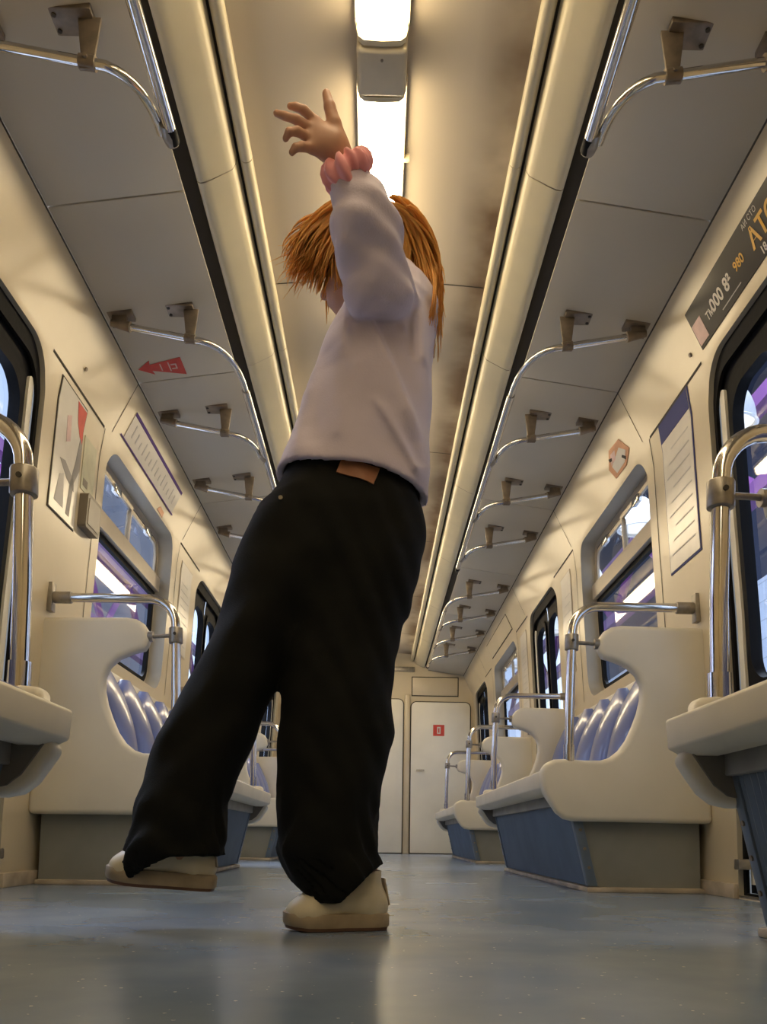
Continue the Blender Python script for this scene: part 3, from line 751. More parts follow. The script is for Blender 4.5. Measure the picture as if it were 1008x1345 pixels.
def rail(s, rods, ya, yb, label, start_bend):
    xt, zt, r = (0.558, 2.05, 0.0165)
    t = thing('overhead_handrail', (s * xt, (ya + yb) / 2, 2.2), label, 'handrail')
    mb = MB(); mb.tube([(s * xt, ya, zt), (s * xt, yb, zt)], r, 16); mb.build('tube', M['chrome'], t)
    for y in ((ya, yb) if not start_bend else (yb,)):
        e = 1 if y == yb else -1
        mb = MB(); mb.tube([(s * xt, y - e * 0.005, zt), (s * xt, y + e * 0.045, zt)], r * 1.05, 14); mb.build('tube_end_cap', M['rubber'], t, bevel=0.003)
    for i, y in enumerate(rods):
        ye = y + (0.30 if (start_bend and i == 0) else 0.17)
        xr = xt if (start_bend and i == 0) else xt + 0.028
        zr = zt if (start_bend and i == 0) else zt + 0.004
        pts = [(0.965, y, 2.128), (0.80, y, 2.098), (0.72, y, 2.083)] + [tuple(p) for p in bez((0.68, y, 2.076), (xr, y + 0.02, 2.056), (xr, ye, zr), 8)]
        mb = MB(); mb.tube([(s * p[0], p[1], p[2]) for p in pts], 0.0125, 12); mb.build('cross_rod', M['chrome'], t, angle=80)
        mb = MB()
        if start_bend and i == 0: mb.tube([(s * xr, ye - 0.02, zr), (s * xr, ye + 0.02, zr), (s * xr, ye + 0.06, zr), (s * xr, ye + 0.1, zr)], [r * 1.2, r * 1.35, r * 1.35, r * 1.15], 14)
        else: mb.tube([(s * (xt + 0.006), ye - 0.035, zt + 0.003), (s * (xt + 0.006), ye - 0.0, zt + 0.003), (s * (xt + 0.004), ye + 0.03, zt + 0.003)], [r * 1.15, r * 1.35, r * 1.2], 14); mb.build('coupling', M['steel'], t, bevel=0.002)
        # wall-side bracket
        mb = MB(); z = panel_z(1.0)
        mb.box((s * 0.945, y - 0.03, z - 0.006), (s * 1.045, y + 0.03, z + 0.012)); mb.build('bracket_plate', M['bracket'], t, bevel=0.002)
        mb = MB(); mb.tube([(s * 0.955, y, 2.126), (s * 1.03, y, 2.142)], [0.02, 0.013], 12); mb.box((s * 0.97, y - 0.012, 2.128), (s * 1.025, y + 0.012, z)); mb.build('rod_socket', M['bracket'], t)
        # hanger
        mb = MB(); zc = panel_z(0.765)
        mb.box((s * 0.715, y - 0.03, zc - 0.008), (s * 0.825, y + 0.045, zc + 0.010)); pl = mb.build('hanger_plate', M['bracket'], t, bevel=0.003)
        mb = MB()
        for dx, dy in ((-0.015, 0.03), (0.045, 0.03), (0.045, -0.012)): mb.tube([(s * (0.765 + dx), y + dy, zc - 0.007), (s * (0.765 + dx), y + dy, zc - 0.011)], 0.006, 8)
        mb.build('screw', M['joint'], pl)
        mb = MB(); mb.loft([[(s * (0.725 + w_ * q), y + dq, zq) for q, dq in ((-1, -0.004), (1, -0.004), (1, 0.004), (-1, 0.004))] for w_, zq in ((0.029, zc - 0.004), (0.022, 2.14), (0.017, 2.10), (0.019, 2.065))]); mb.build('hanger_arm', M['bracket'], t, bevel=0.001)
        mb = MB(); mb.tube([(s * 0.705, y, 2.081), (s * 0.745, y, 2.087)], 0.0175, 12); mb.tube([(s * 0.725, y - 0.018, 2.084), (s * 0.725, y - 0.024, 2.084)], 0.006, 8); mb.build('rod_clamp', M['bracket'], t)


ROD = [[-0.1, 0.66, 1.16, 1.91], [3.06, 3.81, 4.56, 5.27], [6.42, 7.14, 7.86, 8.57]]
for s in (-1, 1):
    d = SIDE[s]
    rail(s, ROD[0], -0.4, 2.06, 'nearest overhead handrail on the %s, cut off by the top of the picture' % d, False)
    rail(s, ROD[1], 3.36, 5.62, 'overhead handrail above the bench on the %s, behind the sweater' % d if s < 0 else 'overhead handrail above the middle bench on the right', True)
    rail(s, ROD[2], 6.72, 8.95, 'farthest overhead handrail on the %s, toward the end wall' % d, True)

# ================================================================== SIGNS, POSTERS, BOXES
def wallpt(s, y, z, off): return (s * (px_(z) - off), y, z)


def text_on_wall(name, s, txt, y_start, z_base, size, m, parent, off=0.006, bold=0.0, sx=1.0):
    cu = bpy.data.curves.new('t', 'FONT'); cu.body = txt; cu.size = size; cu.extrude = 0.0; cu.offset = bold; cu.resolution_u = 3
    tmp = bpy.data.objects.new('t', cu); COL.objects.link(tmp)
    dg = bpy.context.evaluated_depsgraph_get(); me = bpy.data.meshes.new_from_object(tmp.evaluated_get(dg))
    bpy.data.objects.remove(tmp); bpy.data.curves.remove(cu)
    offp = parent.get('_off', (0, 0, 0))
    # slope of the wall here, so letters lie on it
    for v in me.vertices:
        u, q = v.co.x * sx, v.co.y
        y = y_start - s * u
        dz = 0.05; sl = (px_(z_base + dz) - px_(z_base)) / dz; c = 1 / math.hypot(1, sl)
        z = z_base + q * c
        v.co = Vector((s * (px_(z) - off), y, z)) - Vector(offp)
    me.name = name
    return link(name, me, m, parent, False)


# metro-style route strip on the left cove
t = thing('route_strip', (-1.12, 4.08, 2.03), 'long white route strip with purple lines above the left window', 'sign')
decal('paper', -1, 3.64, 4.53, 1.97, 2.088, 0.001, M['white'], t)
decal('top_band', -1, 3.64, 4.53, 2.074, 2.088, 0.0035, M['purple'], t, 0.001)
decal('bottom_line', -1, 3.60, 4.55, 1.964, 1.970, 0.0035, M['purple'], t, 0.001)
for k in range(14):
    y = 3.70 + 0.058 * k
    decal('text_line', -1, y, y + 0.012, 2.0, 2.055 - 0.012 * (k % 3), 0.0035, M['palegrey'], t, 0.0006)

# left poster
t = thing('wall_poster', (-1.2, 3.11, 1.63), 'white poster with grey brush shapes and a red corner, left wall by the door', 'poster')
decal('dark_edge', -1, 2.985, 3.255, 1.385, 1.89, 0.001, M['joint'], t)
decal('paper', -1, 2.992, 3.248, 1.392, 1.883, 0.003, M['white'], t)
decal('red_corner', -1, 0, 0, 0, 0, 0.0055, M['red'], t, 0.0006, poly=[(3.15, 1.875), (3.245, 1.875), (3.245, 1.74), (3.215, 1.76), (3.18, 1.81)])
decal('grey_shape', -1, 0, 0, 0, 0, 0.0055, M['grey'], t, 0.0006, poly=[(3.225, 1.76), (3.245, 1.74), (3.245, 1.63), (3.2, 1.56), (3.185, 1.42), (3.15, 1.42), (3.165, 1.55), (3.20, 1.65)])
decal('grey_shape', -1, 0, 0, 0, 0, 0.0055, M['palegrey'], t, 0.0006, poly=[(3.03, 1.43), (3.12, 1.43), (3.10, 1.56), (3.06, 1.54)])
decal('grey_shape', -1, 0, 0, 0, 0, 0.0055, M['grey'], t, 0.0006, poly=[(3.10, 1.61), (3.2, 1.57), (3.21, 1.53), (3.13, 1.55), (3.05, 1.60)])
decal('pale_shape', -1, 0, 0, 0, 0, 0.0055, M['pinkpale'], t, 0.0006, poly=[(3.08, 1.78), (3.12, 1.80), (3.13, 1.70), (3.09, 1.68)])
t = thing('notice_sheet', (-1.2, 3.35, 1.66), 'faded greenish notice beside the poster on the left wall', 'notice')
decal('paper', -1, 3.28, 3.42, 1.58, 1.80, 0.001, mat('faded_green_paper', (0.56, 0.54, 0.38), 0.45, var=0.15, vscale=20), t)
decal('dark_mark', -1, 3.30, 3.35, 1.60, 1.63, 0.0035, M['box'], t, 0.0006)
t = thing('call_box', (-1.19, 3.37, 1.49), 'brown box on the left wall below the poster', 'intercom')
sheet('casing', -1, rloop(3.29, 3.45, 1.425, 1.565, 0.012), [], -0.035, M['box'], t, depth=0.035)
sheet('front_plate', -1, rloop(3.305, 3.435, 1.44, 1.55, 0.006), [], -0.038, mat('grey_box_front', (0.33, 0.29, 0.23), 0.4, var=0.15), t, depth=0.003)

# posters by the second left door and right side
def simple_poster(s, y0, y1, z0, z1, label, hdr=None):
    t = thing('wall_poster', (s * 1.2, (y0 + y1) / 2, (z0 + z1) / 2), label, 'poster')
    decal('frame', s, y0 - 0.008, y1 + 0.008, z0 - 0.008, z1 + 0.008, 0.001, M['alu'] if hdr is None else M['navy'], t)
    decal('paper', s, y0, y1, z0, z1, 0.003, M['white'], t)
    for k in range(9):
        z = z0 + (z1 - z0) * (0.1 + 0.085 * k)
        decal('text_line', s, y0 + 0.03, y1 - 0.03 - 0.03 * (k % 3), z, z + 0.006, 0.0055, M['palegrey'], t, 0.0005)
    if hdr: decal('header_band', s, y0, y1, z1 - hdr, z1, 0.0055, M['navy'], t, 0.0008)
    return t
simple_poster(-1, 4.97, 5.24, 1.30, 1.84, 'pale poster on the left wall before the second door')
simple_poster(1, 3.03, 3.335, 1.285, 1.905, 'white map poster with navy header and edge on the right wall', 0.075)
simple_poster(1, 5.0, 5.24, 1.22, 1.84, 'pale framed poster on the right wall before the second door')
simple_poster(1, 6.50, 6.76, 1.22, 1.84, 'narrow framed poster on the right wall after the second door')

# advertisement on the right cove above the near door
t = thing('advertising_strip', (1.1, 2.1, 2.0), 'black advertising strip with gold and white lettering above the nearest right door', 'advert')
decal('black_sheet', 1, 1.15, 2.84, 1.945, 2.075, 0.001, M['black'], t)
decal('white_tag', 1, 2.765, 2.835, 1.955, 2.025, 0.0035, M['pinkpale'], t, 0.0008)
text_on_wall('white_lettering', 1, 'ТМ', 2.735, 1.985, 0.036, M['white'], t, 0.0045, 0.001)
text_on_wall('white_lettering', 1, '000 8²', 2.69, 1.985, 0.06, M['white'], t, 0.0045, 0.0015)
text_on_wall('gold_lettering', 1, '980', 2.50, 1.995, 0.042, M['gold'], t, 0.0045, 0.001)
text_on_wall('gold_lettering', 1, 'АТОПОВ', 2.385, 1.985, 0.080, M['gold'], t, 0.0045, 0.002)
text_on_wall('white_lettering', 1, '18-АИ-ССС (578)', 2.36, 1.952, 0.034, M['white'], t, 0.0045, 0.001)
text_on_wall('white_lettering', 1, 'АИ СТО', 2.39, 2.05, 0.024, M['palegrey'], t, 0.0045, 0.0)
decal('thin_rule', 1, 2.50, 2.64, 1.962, 1.965, 0.0035, M['palegrey'], t, 0.0005)

# orange sticker above the right window
t = thing('orange_sticker', (1.13, 3.8, 1.99), 'worn orange sticker above the middle right window', 'sticker')
hexa = [(3.66, 1.975), (3.72, 2.045), (3.86, 2.055), (3.95, 2.0), (3.92, 1.945), (3.76, 1.94)]
decal('orange_ground', 1, 0, 0, 0, 0, 0.001, M['orange'], t, poly=hexa)
decal('white_patch', 1, 0, 0, 0, 0, 0.0035, M['white'], t, 0.0006, poly=[(3.70, 1.985), (3.75, 2.02), (3.90, 1.995), (3.88, 1.955), (3.76, 1.955)])
decal('dark_mark', 1, 0, 0, 0, 0, 0.0045, M['joint'], t, 0.0006, poly=[(3.72, 1.965), (3.75, 1.985), (3.765, 1.98), (3.735, 1.955)])
decal('dark_mark', 1, 0, 0, 0, 0, 0.0045, M['joint'], t, 0.0006, poly=[(3.86, 2.02), (3.90, 2.03), (3.90, 2.015), (3.87, 2.01)])
decal('pink_patch', 1, 0, 0, 0, 0, 0.004, M['pinkpale'], t, 0.0006, poly=[(3.80, 2.03), (3.86, 2.035), (3.90, 2.0), (3.83, 2.0)])
t = thing('orange_sticker', (-1.2, 4.3, 1.91), 'small orange sticker on the edge above the left window', 'sticker')
decal('orange_ground', -1, 0, 0, 0, 0, 0.001, M['orange'], t, poly=[(4.32, 1.91), (4.36, 1.94), (4.44, 1.935), (4.43, 1.905)])
# plain framed plate on the right cove further on
t = thing('framed_plate', (1.12, 7.6, 2.02), 'long cream plate above the far right window', 'sign')
decal('plate_edge', 1, 6.95, 8.15, 1.965, 2.095, 0.001, M['joint'], t)
decal('plate', 1, 6.96, 8.14, 1.972, 2.088, 0.003, M['wall'], t)

# red arrow on the left grey ceiling panel
def ceil_decal(name, s, poly, m, parent, dz):
    mb = MB(); offp = parent['_off']
    mb.prism([(s * x, y, panel_z(x) - dz) for x, y in poly], (0, 0, -0.001)); mb.build(name, m, parent, smooth=False)
t = thing('arrow_sticker', (-0.94, 3.44, 2.17), 'red arrow sticker on the grey ceiling panel on the left', 'sticker')
ceil_decal('arrow', -1, [(1.03, 3.425), (0.97, 3.37), (0.975, 3.40), (0.84, 3.37), (0.84, 3.50), (0.975, 3.445), (0.97, 3.475)], M['red'], t, 0.001)
for pts in ([(0.93, 3.40), (0.935, 3.40), (0.935, 3.45), (0.93, 3.45)], [(0.895, 3.395), (0.90, 3.395), (0.90, 3.46), (0.895, 3.46)], [(0.87, 3.41), (0.89, 3.41), (0.89, 3.418), (0.87, 3.418)], [(0.87, 3.44), (0.89, 3.44), (0.89, 3.448), (0.87, 3.448)], [(0.866, 3.41), (0.872, 3.41), (0.872, 3.448), (0.866, 3.448)]):
    ceil_decal('pale_mark', -1, pts, M['pinkpale'], t, 0.0025)

# red extinguisher sticker on the end wall door
t = thing('red_sticker', (0.762, Y1 - 0.028, 1.485), 'square red sticker with a white bar on the far end door', 'sticker')
mb = MB(); mb.box((0.695, Y1 - 0.028, 1.42), (0.83, Y1 - 0.026, 1.555)); mb.build('red_square', M['red'], t)
mb = MB(); mb.box((0.742, Y1 - 0.0295, 1.445), (0.785, Y1 - 0.028, 1.53)); mb.build('white_bar', M['white'], t)
mb = MB(); mb.box((0.756, Y1 - 0.0305, 1.46), (0.771, Y1 - 0.0295, 1.515)); mb.build('red_bar', M['red'], t)
# small screws on the coves
for s, y, z in ((1, 2.92, 1.975), (-1, 3.12, 1.99)):
    mb = MB(); a = Vector(wallpt(s, y, z, -0.001)); mb.tube([a, a + Vector((-s * 0.006, 0, -0.003))], 0.008, 8)
    tag(mb.build('wall_screw', M['bracket']), 'small dark screw on the %s cove panel near the door' % SIDE[s], 'screw')

# ================================================================== PERSON
person = thing('person', (-0.06, 1.75, 0.0), 'person in a lilac sweater and wide black jeans, one arm raised, stepping on one foot', 'person')
W1 = (-0.058, 1.50, 1.471)          # raised wrist


def body_f(X, Y, Z):
    d = loft_d(X, Y, Z, [(0.82, -0.06, 0.12, 1.75, 0.09), (0.90, -0.055, 0.135, 1.75, 0.105), (1.03, -0.045, 0.105, 1.755, 0.085), (1.18, -0.02, 0.115, 1.76, 0.09), (1.30, 0.005, 0.11, 1.765, 0.085), (1.38, 0.015, 0.07, 1.77, 0.06)])
    k = 0.04
    for a, b, ra, rb in [((0.015, 1.77, 1.35), (-0.005, 1.79, 1.45), 0.045, 0.042),
                         # standing right leg
                         ((0.015, 1.75, 0.84), (-0.055, 1.745, 0.48), 0.07, 0.05), ((-0.055, 1.74, 0.48), (-0.01, 1.765, 0.09), 0.05, 0.034),
                         # lifted left leg
                         ((-0.125, 1.75, 0.84), (-0.27, 1.735, 0.52), 0.07, 0.05), ((-0.27, 1.73, 0.52), (-0.375, 1.72, 0.15), 0.05, 0.034),
                         # raised left arm
                         ((0.01, 1.735, 1.345), (-0.002, 1.605, 1.328), 0.042, 0.034), ((-0.002, 1.605, 1.328), (-0.026, 1.54, 1.392), 0.032, 0.03), ((-0.026, 1.54, 1.392), W1, 0.03, 0.023),
                         # right arm bent in front of the body
                         ((0.07, 1.78, 1.36), (0.075, 1.97, 1.24), 0.045, 0.037), ((0.075, 1.97, 1.24), (-0.02, 2.05, 1.22), 0.035, 0.024)]:
        d = smin(d, cap_d(X, Y, Z, a, b, ra, rb), k)
    # head turned to the left, chin down
    ZH = Z + 0.022
    head = smin(ell_d(X, Y, ZH, (-0.02, 1.785, 1.515), (0.078, 0.085, 0.095)), ell_d(X, Y, ZH, (-0.065, 1.81, 1.455), (0.052, 0.052, 0.062)), 0.04)
    head = smin(head, cap_d(X, Y, ZH, (-0.108, 1.835, 1.488), (-0.122, 1.845, 1.468), 0.010, 0.013), 0.012)     # nose
    head = smin(head, cap_d(X, Y, ZH, (-0.100, 1.842, 1.437), (-0.108, 1.826, 1.437), 0.008, 0.008), 0.008)     # lips
    for q in ((-0.095, 1.815, 1.498), (-0.072, 1.85, 1.498)):
        head = np.maximum(head, -ell_d(X, Y, ZH, q, (0.014, 0.014, 0.010)) - 0.004)
        head = smin(head, ell_d(X, Y, ZH, (q[0] + 0.006, q[1] - 0.004, q[2]), (0.012, 0.012, 0.010)), 0.004)
    for q in ((-0.045, 1.712, 1.485), (0.035, 1.862, 1.485)):
        head = smin(head, ell_d(X, Y, ZH, q, (0.014, 0.01, 0.026)), 0.008)
    return smin(d, head, 0.03)


body = sdf_obj('body', body_f, (-0.52, 1.38, 0.04), (0.22, 2.16, 1.66), 0.008, M['skin'], person)


def hand_f(X, Y, Z, w_, palm, fingers, thumb, k=0.012):
    d = cap_d(X, Y, Z, w_, palm[0], 0.023, 0.026)
    for p in palm[1:]: d = smin(d, cap_d(X, Y, Z, palm[0], p, 0.021, 0.0115), 0.014)
    for f in fingers:
        g = None
        rs = np.linspace(0.0095, 0.0062, len(f))
        for i in range(len(f) - 1):
            c = cap_d(X, Y, Z, f[i], f[i + 1], rs[i], rs[i + 1]); g = c if g is None else smin(g, c, 0.003)
        d = smin(d, g, 0.0035)
    rs = np.linspace(0.016, 0.0085, len(thumb)); g = None
    for i in range(len(thumb) - 1):
        c = cap_d(X, Y, Z, thumb[i], thumb[i + 1], rs[i], rs[i + 1]); g = c if g is None else smin(g, c, 0.004)
    return smin(d, g, 0.010)


# raised left hand: fingers spread to the left, thumb up
HP = [(-0.088, 1.485, 1.500), (-0.117, 1.468, 1.533), (-0.125, 1.466, 1.518), (-0.129, 1.467, 1.501), (-0.124, 1.47, 1.484)]
HF = [[HP[1], (-0.139, 1.452, 1.543), (-0.154, 1.448, 1.546), (-0.165, 1.448, 1.547)],
      [HP[2], (-0.152, 1.448, 1.520), (-0.174, 1.446, 1.525), (-0.190, 1.447, 1.531)],
      [HP[3], (-0.150, 1.445, 1.494), (-0.165, 1.440, 1.488), (-0.172, 1.448, 1.482)],
      [HP[4], (-0.142, 1.452, 1.470), (-0.153, 1.447, 1.463), (-0.160, 1.452, 1.458)]]
HT = [(-0.070, 1.487, 1.498), (-0.084, 1.474, 1.537), (-0.093, 1.472, 1.570), (-0.100, 1.476, 1.600)]
sdf_obj('raised_hand', lambda X, Y, Z: hand_f(X, Y, Z, (-0.05, 1.503, 1.462), HP, HF, HT), (-0.215, 1.40, 1.42), (-0.01, 1.55, 1.64), 0.0028, M['skin'], body)
# lower right hand held in front of the chest
Q = [(x + 0.08, y, z - 0.05) for x, y, z in [(-0.135, 2.06, 1.278), (-0.165, 2.065, 1.305), (-0.175, 2.066, 1.290), (-0.177, 2.066, 1.273), (-0.170, 2.066, 1.256)]]
QF = [[q, (q[0] - 0.028, q[1] - 0.01, q[2] + 0.004), (q[0] - 0.042, q[1] - 0.028, q[2]), (q[0] - 0.044, q[1] - 0.042, q[2] - 0.004)] for q in Q[1:]]
QT = [(x + 0.08, y, z - 0.05) for x, y, z in [(-0.115, 2.055, 1.285), (-0.130, 2.04, 1.315), (-0.145, 2.03, 1.335), (-0.158, 2.024, 1.345)]]
sdf_obj('lowered_hand', lambda X, Y, Z: hand_f(X, Y, Z, (-0.015, 2.05, 1.22), Q, QF, QT), (-0.17, 1.98, 1.16), (0.02, 2.12, 1.33), 0.0035, M['skin'], body)

# ---- sweater
def seg2(X, Z, a, b, wd):
    ax, az = a; bx, bz = b; L = (bx - ax) ** 2 + (bz - az) ** 2
    t = np.clip(((X - ax) * (bx - ax) + (Z - az) * (bz - az)) / L, 0, 1)
    return np.exp(-(((X - ax - t * (bx - ax)) ** 2 + (Z - az - t * (bz - az)) ** 2) / wd ** 2))


TORSO = [(0.84, -0.04, 0.165, 1.75, 0.145), (0.95, -0.042, 0.158, 1.75, 0.145), (1.0, -0.038, 0.156, 1.752, 0.14), (1.08, -0.026, 0.146, 1.755, 0.13), (1.18, -0.011, 0.134, 1.76, 0.122), (1.29, 0.010, 0.116, 1.765, 0.112), (1.36, 0.022, 0.096, 1.768, 0.098), (1.42, 0.030, 0.076, 1.772, 0.08), (1.455, 0.035, 0.052, 1.775, 0.06), (1.475, 0.035, 0.022, 1.778, 0.03)]


def sweater_f(X, Y, Z):
    back = np.clip((1.76 - Y) / 0.06, 0, 1)
    def crease(a, b, amp, fall):
        # cloth raised on the left of the line a-b (seen from behind), dropping off sharply across it
        L = math.hypot(b[0] - a[0], b[1] - a[1]); tx, tz = (b[0] - a[0]) / L, (b[1] - a[1]) / L
        u = ((X - a[0]) * tx + (Z - a[1]) * tz) / L; sd = -((X - a[0]) * tz - (Z - a[1]) * tx)
        fade = np.clip(u / 0.15 + 0.3, 0, 1) * np.clip((1 - u) / 0.2 + 0.4, 0, 1) * (u > -0.1) * (u < 1.1)
        return amp * fade * np.exp(-np.abs(np.minimum(sd, 0)) / fall) / (1 + np.exp(np.clip(sd / 0.0035, -30, 30)))
    w_ = crease((-0.020, 1.285), (0.094, 1.035), 0.022, 0.05) + crease((0.094, 0.93), (-0.003, 1.068), 0.022, 0.03) + crease((-0.055, 1.33), (-0.058, 1.18), 0.015, 0.03)
    w_ = w_ - 0.010 * seg2(X, Z, (0.03, 1.07), (0.085, 0.97), 0.02) + 0.008 * seg2(X, Z, (0.092, 1.42), (0.10, 1.2), 0.014) - 0.008 * seg2(X, Z, (0.065, 1.36), (0.08, 1.2), 0.012) + 0.007 * seg2(X, Z, (0.045, 1.40), (0.06, 1.25), 0.010)
    w_ = w_ + 0.006 * seg2(X, Z, (-0.15, 1.12), (-0.16, 0.98), 0.02) - 0.007 * seg2(X, Z, (-0.10, 1.20), (-0.12, 1.0), 0.02) + 0.005 * seg2(X, Z, (-0.04, 1.15), (-0.07, 1.0), 0.015)
    fr = 0.003 * np.sin(40 * X + 22 * Z) * np.sin(17 * Z + 9 * X)
    t0 = loft_d(X, Y, Z, TORSO)
    hem = 0.951 - 0.075 * (X + 0.03) - 0.9 * np.maximum(0, X + 0.03) ** 2 * 1.4 - 0.013 * back * np.clip((X + 0.19) / 0.10, 0, 1) * np.clip((0.12 - X) / 0.08, 0, 1)
    flare = 0.016 * np.clip((1.03 - Z) / 0.08, 0, 1) * np.clip(-(X + 0.10) / 0.08, 0, 1)
    tor = t0 - w_ * back + fr - flare
    sl = cap_d(X, Y, Z, (0.015, 1.735, 1.34), (0.0, 1.60, 1.318), 0.085, 0.062)
    sl = smin(sl, cap_d(X, Y, Z, (0.0, 1.60, 1.318), (-0.026, 1.535, 1.385), 0.062, 0.062), 0.03)
    sl = smin(sl, cap_d(X, Y, Z, (-0.026, 1.535, 1.385), (-0.052, 1.507, 1.445), 0.062, 0.040), 0.03)
    sl = sl + 0.0035 * np.sin(120 * Z + 40 * X) * np.clip((1.45 - Z) / 0.05, 0, 1) * np.clip((Z - 1.27) / 0.05, 0, 1) + 0.004 * np.sin(60 * X - 35 * Z + 20 * Y)
    sl = sl - 0.012 * np.exp(-(((Y - 1.60) / 0.05) ** 2 + ((Z - 1.275) / 0.03) ** 2))
    sl = np.maximum(sl, (X + 0.052) * -0.4 + (Y - 1.507) * -0.25 + (Z - 1.452) * 0.88)          # cuff plane
    sr = cap_d(X, Y, Z, (0.070, 1.78, 1.37), (0.07, 1.97, 1.24), 0.07, 0.055)
    sr = smin(sr, cap_d(X, Y, Z, (0.07, 1.97, 1.24), (-0.008, 2.04, 1.222), 0.052, 0.038), 0.02)
    d = smin(smin(tor, sl, 0.014), sr, 0.03)
    d = np.maximum(d, hem - Z)
    inner = np.maximum(tor + 0.014, Z - (hem + 0.13))
    d = np.maximum(d, -inner)
    neck = cap_d(X, Y, Z, (0.02, 1.775, 1.40), (-0.005, 1.79, 1.52), 0.046, 0.05)
    return np.maximum(d, -np.maximum(neck, 1.42 - Z))


sdf_obj('sweater', sweater_f, (-0.25, 1.42, 0.80), (0.20, 2.12, 1.52), 0.005, M['sweater'], person)

# ---- jeans
PEL = [(0.52, -0.13, 0.03, 1.75, 0.02), (0.58, -0.115, 0.09, 1.75, 0.06), (0.66, -0.092, 0.15, 1.75, 0.10), (0.76, -0.085, 0.178, 1.75, 0.13), (0.86, -0.075, 0.173, 1.75, 0.135), (0.93, -0.055, 0.150, 1.75, 0.122), (1.02, -0.045, 0.128, 1.752, 0.105), (1.04, -0.045, 0.125, 1.752, 0.105)]


def elcap(X, Y, Z, pts):
    """leg as a stack of ellipses along z: rows (z, cx, rx, cy, ry)"""
    return loft_d(X, Y, Z, pts)


LEG_R = [(0.045, -0.048, 0.098, 1.765, 0.085), (0.10, -0.052, 0.106, 1.762, 0.095), (0.16, -0.085, 0.102, 1.757, 0.102), (0.27, -0.084, 0.108, 1.752, 0.108), (0.41, -0.072, 0.121, 1.745, 0.112), (0.56, -0.062, 0.112, 1.745, 0.112), (0.68, -0.035, 0.105, 1.75, 0.112), (0.80, -0.01, 0.108, 1.75, 0.115), (0.88, 0.0, 0.09, 1.75, 0.10)]
LEG_L = [(0.095, -0.395, 0.098, 1.725, 0.09), (0.16, -0.395, 0.098, 1.725, 0.095), (0.25, -0.383, 0.093, 1.727, 0.098), (0.39, -0.337, 0.099, 1.73, 0.10), (0.54, -0.275, 0.085, 1.735, 0.102), (0.66, -0.225, 0.09, 1.74, 0.105), (0.76, -0.19, 0.10, 1.745, 0.11), (0.88, -0.14, 0.10, 1.75, 0.10)]


def jeans_f(X, Y, Z):
    wr = 0.003 * np.sin(46 * Z + 14 * X + 10 * np.sin(9 * X)) * np.sin(23 * X + 13 * Z + 15 * Y) + 0.002 * np.sin(33 * Z - 40 * X)
    low = np.clip((0.32 - Z) / 0.2, 0, 1)
    wr = wr + low * 0.006 * np.sin(62 * Z + 45 * X + 6 * np.sin(30 * Y))
    r = elcap(X, Y, Z, LEG_R); l = elcap(X, Y, Z, LEG_L)
    p = loft_d(X, Y, Z, PEL)
    d = smin(smin(r, p, 0.05), smin(l, p, 0.05), 0.012) + wr
    d = np.maximum(d, (Z - 0.985) + 0.40 * (X + 0.04))                    # tilted waist
    hr = 0.055 + 1.0 * np.maximum(0, X + 0.055) - 0.35 * np.maximum(0, X - 0.01) + 0.75 * np.maximum(0, -0.10 - X)
    d = np.maximum(d, np.where(X > -0.22, hr - Z, -1))
    hl = 0.10 + 0.55 * np.clip(X + 0.47, 0, 0.085) + 0.3 * np.maximum(0, -0.465 - X)
    d = np.maximum(d, np.where(X < -0.22, hl - Z, -1))
    # hollow hems
    ir = np.maximum(r + wr + 0.016, Z - 0.15); il = np.maximum(l + wr + 0.016, Z - 0.19)
    return np.maximum(d, -np.minimum(ir, il))


jeans = sdf_obj('jeans', jeans_f, (-0.53, 1.56, 0.03), (0.16, 1.92, 1.05), 0.0075, M['jeans'], person)


def march(f, x, z, y0=1.45, y1=1.9):
    y = y0
    for _ in range(80):
        d = float(f(np.array([x]), np.array([y]), np.array([z]))[0])
        if abs(d) < 5e-4 or y > y1: break
        y += max(d * 0.6, 2e-4) if d > 0 else -2e-4
    return y


mb = MB(); nx, nz = 8, 4; A = []
c = (-0.031, 0.926); ux, uz = (0.94, -0.30), (0.30, 0.94)
for j in range(nz + 1):
    row = []
    for i in range(nx + 1):
        a = (i / nx - 0.5) * 0.080; b = (j / nz - 0.5) * 0.040
        x = c[0] + ux[0] * a + uz[0] * b; z = c[1] + ux[1] * a + uz[1] * b
        row.append((x, march(jeans_f, x, z) - 0.004, z))
    A.append(row)
mb.loft(A, cap=False, closed=False)
mb.loft([[(p[0], p[1] + 0.006, p[2]) for p in r] for r in A], cap=False, closed=False)
e0 = A[0] + [r[-1] for r in A[1:-1]] + A[-1][::-1] + [r[0] for r in A[1:-1]][::-1]
mb.loft([e0, [(p[0], p[1] + 0.006, p[2]) for p in e0]], cap=False)
tag(mb.build('waistband_patch', M['patch'], jeans), 'brown leather waistband patch')
x, z = -0.186, 0.868; y = march(jeans_f, x, z)
mb = MB(); mb.tube([(x, y - 0.006, z), (x, y + 0.004, z)], [0.0045, 0.006], 10); tag(mb.build('rivet', M['chrome'], jeans), 'small bright metal rivet')

